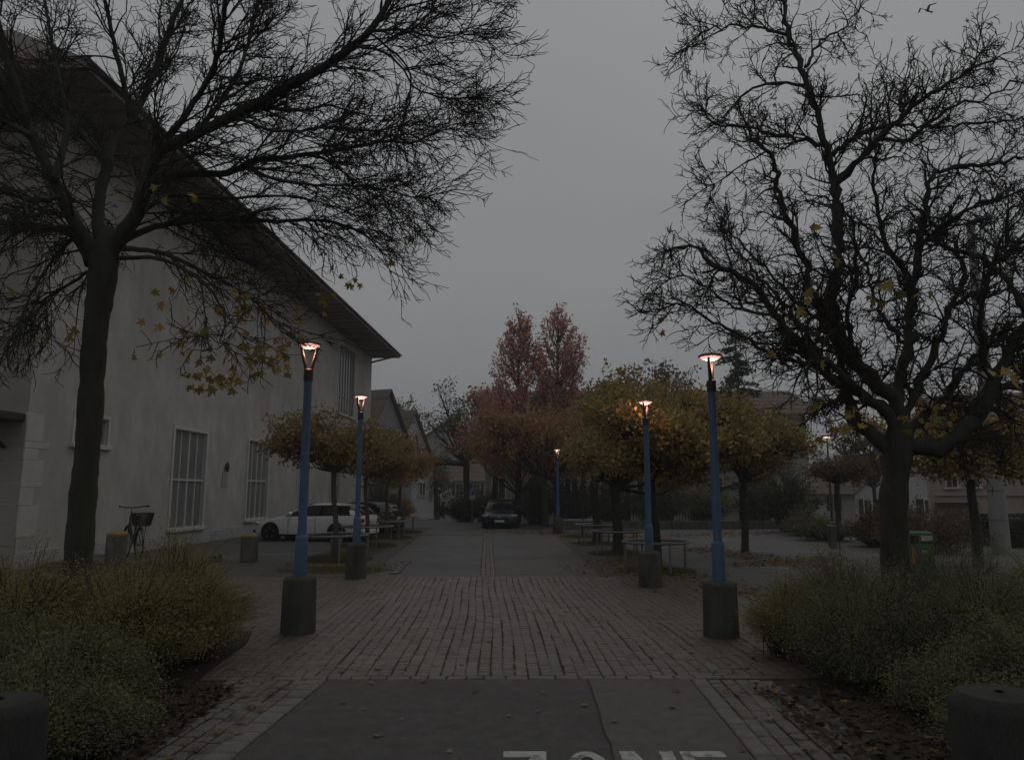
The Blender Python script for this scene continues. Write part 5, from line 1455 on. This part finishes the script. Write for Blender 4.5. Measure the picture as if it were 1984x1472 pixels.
# ---- shrubs
def shrub(name, label, loc, rx, ry, h, stems, leaves, size, mat, seed, cat='shrub', group=None, arch=.35, fill=.25, up=0.0, twigm='bark', zb=0.0):
    """stems fan out from the foot and arch over; small leaves sit along them"""
    rng = np.random.default_rng(seed)
    t = thing(name, label, cat, (loc[0], loc[1], zb), 0, group)
    a = rng.uniform(0, 2 * math.pi, stems); q = np.sqrt(rng.uniform(0.02, 1, stems))
    ex, ey = np.cos(a) * rx * q, np.sin(a) * ry * q
    hz = h * (np.sqrt(np.clip(1 - .80 * q ** 2.4, 0, 1))) * rng.uniform(.70, 1.10, stems) * np.where(rng.random(stems) < .16, rng.uniform(1.05, 1.38, stems), 1)
    ph1, ph2 = rng.uniform(0, 6.28, 2)
    hz = hz * (1 + .13 * np.sin(2 * a + ph1) + .12 * np.sin(5 * a + ph2) + .10 * np.sin(9 * q + ph1))
    n = 6; ts = np.linspace(0, 1, n)
    foot = np.stack([ex * .28, ey * .28, np.zeros(stems)], 1) + rng.normal(size=(stems, 3)) * np.array([.06, .06, 0])
    tip = np.stack([ex, ey, hz * (1 - arch * .3 * q)], 1)
    mid_ = foot * .5 + tip * .5 + np.stack([-ex * .12, -ey * .12, hz * arch], 1)
    pts = ((1 - ts)[None, :, None] ** 2) * foot[:, None] + (2 * ts * (1 - ts))[None, :, None] * mid_[:, None] + (ts ** 2)[None, :, None] * tip[:, None]
    pts[:, 1:] += rng.normal(size=(stems, n - 1, 3)) * .018
    tubes_mesh('stems', [(p, np.linspace(.006, .002, n)) for p in pts], twigm, 3, t)
    # leaves along the outer part of each stem, on short side shoots
    m = rng.poisson(leaves * rng.gamma(1.6, 1 / 1.6, stems)); idx = np.repeat(np.arange(stems), m)
    s = fill + (1 - fill) * rng.uniform(0, 1, len(idx)) ** .8; f = s * (n - 1); k = np.minimum(f.astype(int), n - 2); fr_ = (f - k)[:, None]
    base_ = pts[idx, k] * (1 - fr_) + pts[idx, k + 1] * fr_
    C = base_ + rng.normal(size=base_.shape) * np.array([.062, .062, .05]) * (.5 + .8 * s[:, None])
    C[:, 2] = np.maximum(C[:, 2], .03)
    V = leaf_cloud(C, size, rng, DIAMOND, (0, -.2, 1.3), .5)
    array_mesh('foliage', V, 4, mat, t)
    return t
G1 = 'golden bushes around the slender bare tree'
lbl1 = 'golden-green fine-leaved bush in the bed around the slender bare tree'
for k, (x, y, rx, ry, h, st, lv, mt_) in enumerate([(-4.05, 9.15, 1.05, 1.0, 1.10, 640, 62, 'leaf_bush'), (-5.6, 9.4, 1.3, 1.1, .92, 560, 52, 'leaf_bush'), (-3.92, 7.75, .92, .95, 1.0, 600, 62, 'leaf_bush'),
                                            (-4.9, 7.6, 1.15, 1.0, 1.05, 600, 56, 'leaf_bush'), (-3.7, 6.25, .85, .9, .74, 520, 58, 'leaf_bush_dull'), (-3.6, 8.55, .62, .8, .92, 320, 56, 'leaf_bush'), (-4.6, 6.3, .9, .9, .82, 420, 50, 'leaf_bush_dull'), (-6.2, 8.0, 1.2, 1.1, 1.05, 300, 44, 'leaf_bush_dull'), (-3.3, 5.5, .8, .8, .56, 420, 54, 'leaf_bush_dull'), (-4.2, 5.3, .8, .8, .7, 360, 50, 'leaf_bush_dull')]):
    shrub('bush', lbl1, (x, y), rx, ry, h, int(st * 1.15), int(lv * 1.9), .0095, mt_, 200 + k, group=G1, zb=.04)
G2 = 'green bushes around the forked bare tree'
lbl2 = 'dull green fine-leaved bush in the bed around the forked bare tree'
for k, (x, y, rx, ry, h, st, lv, mt_) in enumerate([(3.85, 9.0, 1.05, .95, .98, 560, 58, 'leaf_bush_dull'), (5.2, 9.3, 1.25, 1.0, 1.02, 560, 52, 'leaf_bush_dull'), (6.6, 9.2, 1.2, 1.0, 1.05, 360, 48, 'leaf_bush'), (3.55, 7.8, .85, .8, .86, 520, 60, 'leaf_bush_dull'),
                                            (4.7, 7.7, 1.1, 1.0, .95, 600, 56, 'leaf_bush_dull'), (5.9, 7.7, 1.0, 1.0, .98, 380, 48, 'leaf_bush_dull'), (4.35, 6.45, .85, .75, .72, 460, 56, 'leaf_bush_dull'), (5.4, 6.5, .9, .8, .82, 320, 48, 'leaf_bush_dull'), (3.2, 8.9, .55, .6, .78, 240, 50, 'leaf_bush'), (3.75, 6.5, .6, .6, .5, 260, 50, 'leaf_bush_dull'), (4.3, 5.5, .8, .7, .6, 360, 52, 'leaf_bush_dull'), (5.2, 5.4, .8, .7, .72, 300, 46, 'leaf_bush_dull'), (3.55, 5.5, .6, .6, .42, 260, 50, 'leaf_bush_dull')]):
    shrub('bush', lbl2, (x, y), rx, ry, h, int(st * 1.15), int(lv * 1.9), .0095, mt_, 230 + k, group=G2, zb=.04)
# background shrubs and hedges
for k, (u, y, w, h, mt_, lb) in enumerate([
        (1530, 36, 1.9, 3.0, 'leaf_dark', 'tall dark evergreen shrub behind the low wall end'), (1470, 42.5, 1.8, 2.6, 'leaf_dark', 'dark evergreen shrub beside the fallen parking line'), (1370, 42.6, 2.0, 2.2, 'leaf_green', 'grey-green shrub behind the garden wall'),
        (1270, 42.8, 2.0, 2.3, 'leaf_dark', 'dark shrub behind the forked maple trunk'), (1180, 43.2, 1.9, 2.2, 'leaf_dark', 'dark shrub behind the vertical-bar fence'), (1110, 43.5, 1.8, 2.5, 'leaf_dark', 'dark shrub beside the far blue lamp'), (1040, 45, 1.8, 2.6, 'leaf_dark', 'dark shrub under the crooked orange tree'),
        (900, 52, 2.2, 1.9, 'leaf_dark', 'low dark bush at the foot of the parking sign'), (940, 53, 1.8, 2.4, 'leaf_green', 'green bush behind the dark blue car'), (1692, 26.5, 1.0, 1.25, 'leaf_brown', 'brown leafy bush right beside the slim litter bin'), (1600, 30, 1.6, .8, 'leaf_green', 'low green ground shrub at the car park edge'),
        (1800, 24, 2.0, 1.15, 'leaf_brown', 'brown beech hedge bush behind the green bin'), (1740, 27, 1.6, 1.5, 'leaf_brown', 'brown bush hidden behind the thick trunk'), (1850, 30, 1.5, 1.1, 'leaf_brown', 'brown bush beside the glowing sign'), (772, 62, 1.6, 2.2, 'leaf_rust', 'rusty bush beside the white annex wall'),
        (1560, 33, 1.2, 1.0, 'leaf_green', 'low green bush in front of the tall evergreen'), (730, 58, 2.0, 3.4, 'leaf_dark', 'dark bush at the far corner of the rendered hall')]):
    x, yy, z = base(u, y)
    shrub('shrub', lb, (x, yy), w, w * .8, h, 260, 26, .055 if y > 35 else .04, mt_, 260 + k, fill=.15, zb=z)
# clipped hedge body: fine leaves over a rounded box
rng = np.random.default_rng(300)
C = rng.uniform(-1, 1, (7000, 3)); ax = rng.integers(0, 3, 7000); C[np.arange(7000), ax] = np.sign(C[np.arange(7000), ax]) * rng.uniform(.9, 1.03, 7000)
C = C * np.array([1.2, .6, .55]) + np.array([.3, 0, .55])
array_mesh('foliage', leaf_cloud(C, .045, rng, DIAMOND), 4, 'leaf_dark', hg0)
MB().box((.3, 0, .5), (2.1, .95, .9), bevel=.1).build('core', 'bark', hg0)

# grass at the foot of the maples
def grass(name, label, spots, seed, mat='grass'):
    rng = np.random.default_rng(seed); V = []
    for x, y, rx, ry, n, h in spots:
        a = rng.uniform(0, 6.283, n); q = np.sqrt(rng.uniform(0, 1, n)); px, py = x + np.cos(a) * q * rx, y + np.sin(a) * q * ry
        hh = h * rng.uniform(.4, 1.2, n) * (1.1 - .6 * q); dx, dy = rng.normal(size=n) * .06, rng.normal(size=n) * .06; w = .007
        ang = rng.uniform(0, 6.283, n); wx, wy = np.cos(ang) * w, np.sin(ang) * w
        V.append(np.stack([np.stack([px - wx, py - wy, np.full(n, .005)], 1), np.stack([px + wx, py + wy, np.full(n, .005)], 1), np.stack([px + dx, py + dy, hh], 1)], 1).reshape(-1, 3))
    o = array_mesh(name, np.concatenate(V), 3, mat)
    setp(o, label, 'grass', None, 'stuff')
grass('grass', 'rough grass growing at the foot of the hall-side maples', [(*lane(s, t)[:2], 1.05, 1.0, 3400, .22) for s, t in LT] + [(*lane(-3.7, 18.6)[:2], 1.4, .9, 2600, .13), (*lane(-4.0, 24)[:2], .7, 2.2, 1800, .12)], 310)
grass('grass', 'thin grass and weeds at the foot of the yellow maples', [(*lane(s, t)[:2], .95, .9, 2400, .15) for s, t in RT] + [(*lane(3.9, 20.5)[:2], .7, 2, 1500, .1)], 311)

# ---- fallen leaves
FL = []
for k in range(6):
    me = leaf_mesh_single(900 + k); me.materials.append(M['leaf_fallen']); FL.append(me)
rng = random.Random(44)
def fallen(label, group, pts, z, smin=.045, smax=.075):
    for x, y in pts:
        o = bpy.data.objects.new('fallen_leaf', rng.choice(FL)); COL.objects.link(o)
        s = rng.uniform(smin, smax); o.scale = (s, s, s * rng.uniform(.5, 1.3))
        o.location = (x, y, z + .006); o.rotation_euler = (rng.gauss(0, .16), rng.gauss(0, .16), rng.uniform(0, 6.28))
        setp(o, label, 'leaf', group)
fallen('fallen maple leaf lying on the dark asphalt of the front lane', 'leaves on the front lane', [tuple(G(u, v)[:2]) for u, v in ((668, 1366), (706, 1380), (722, 1328), (822, 1326), (988, 1393), (1040, 1384), (1130, 1372), (1310, 1344), (1052, 1348), (1305, 1376), (1190, 1405), (870, 1462), (735, 1432), (1440, 1462), (780, 1400), (920, 1345))], .0275, .04, .065)
pts = []
for i in range(70):
    u, v = rng.uniform(1080, 1480), rng.triangular(1130, 1315, 1250)
    if rng.random() < .3 + .7 * (u - 1080) / 400: pts.append(tuple(G(u, v)[:2]))
for i in range(22): pts.append(tuple(G(rng.uniform(620, 1080), rng.uniform(1130, 1310))[:2]))
for u, v in ((1390, 1263), (1368, 1282), (1330, 1286), (1410, 1290), (1432, 1253), (1385, 1305), (1352, 1300), (1440, 1300), (1420, 1310)): pts.append(tuple(G(u, v)[:2]))
fallen('fallen yellow-brown leaf lying on the cobbled pavement', 'leaves on the cobbles', pts, .026, .035, .065)
pts = [(rng.uniform(1.95, 3.4), rng.uniform(5.0, 7.5)) for i in range(60)]
fallen('fallen brown leaf on the verge under the green bushes', 'leaves under the green bushes', pts, .046)
pts = [(rng.uniform(-3.3, -2.05), rng.uniform(5.0, 7.6)) for i in range(45)]
fallen('fallen brown leaf on the verge under the golden bushes', 'leaves under the golden bushes', pts, .046)
# drifts of leaves further off
nr_ = np.random.default_rng(45)
def drift(label, segs, mat='leaf_fallen'):
    V = []
    for (u0, v0), (u1, v1), n, sp in segs:
        a, b = G(u0, v0), G(u1, v1); k = nr_.uniform(0, 1, (n, 1)); p = a + (b - a) * k + nr_.normal(size=(n, 3)) * np.array([sp, sp, 0]); p[:, 2] = .02 + np.abs(nr_.normal(size=n)) * .012
        V.append(leaf_cloud(p, .06, nr_, HEX, (0, 0, 4)))
    o = array_mesh('leaf_litter', np.concatenate(V), 6, mat); setp(o, label, 'leaves', None, 'stuff')
drift('drift of brown fallen leaves across the car park and under the yellow maples', [((1340, 1062), (1600, 1100), 900, .5), ((1300, 1110), (1480, 1160), 420, .35), ((1130, 1040), (1240, 1040), 500, .7), ((1010, 1030), (1160, 1036), 700, .8), ((1200, 1090), (1300, 1120), 420, .6), ((1420, 1095), (1640, 1082), 500, .4), ((1270, 1040), (1540, 1030), 700, .8), ((1150, 1100), (1420, 1150), 260, .6)])

drift('thin scatter of fallen leaves along the hall-side tree strip', [((600, 1098), (780, 1095), 160, .3), ((740, 1060), (800, 1030), 160, .6), ((940, 1030), (1000, 1034), 120, .6)])
nb_ = np.random.default_rng(46); V = []
for x0, x1 in ((-3.6, -2.6), (2.3, 4.2)):
    n = 1500; p = np.stack([nb_.uniform(x0, x1, n), nb_.uniform(4.8, 7.6, n), .05 + np.abs(nb_.normal(size=n)) * .012], 1); V.append(leaf_cloud(p, .035, nb_, HEX, (0, 0, 3)))
o = array_mesh('leaf_litter', np.concatenate(V), 6, 'leaf_rotten'); setp(o, 'dark rotting leaf litter on the soil under the bushes', 'leaves', None, 'stuff')

# ================================================================== HAZE: thin evening mist over the whole place
hz = MB().box((0, 300, 21), (1260, 1260, 58)).build('haze', None); hz['kind'] = 'stuff'
hm = bpy.data.materials.new('haze'); hm.use_nodes = True
hn, hlk = hm.node_tree.nodes, hm.node_tree.links
hn.clear(); ho = hn.new('ShaderNodeOutputMaterial'); hv = hn.new('ShaderNodeVolumePrincipled')
hv.inputs['Color'].default_value = (.9, .92, .95, 1); hv.inputs['Density'].default_value = .0014; hv.inputs['Anisotropy'].default_value = .2
hlk.new(hv.outputs['Volume'], ho.inputs['Volume']); hz.data.materials.append(hm)
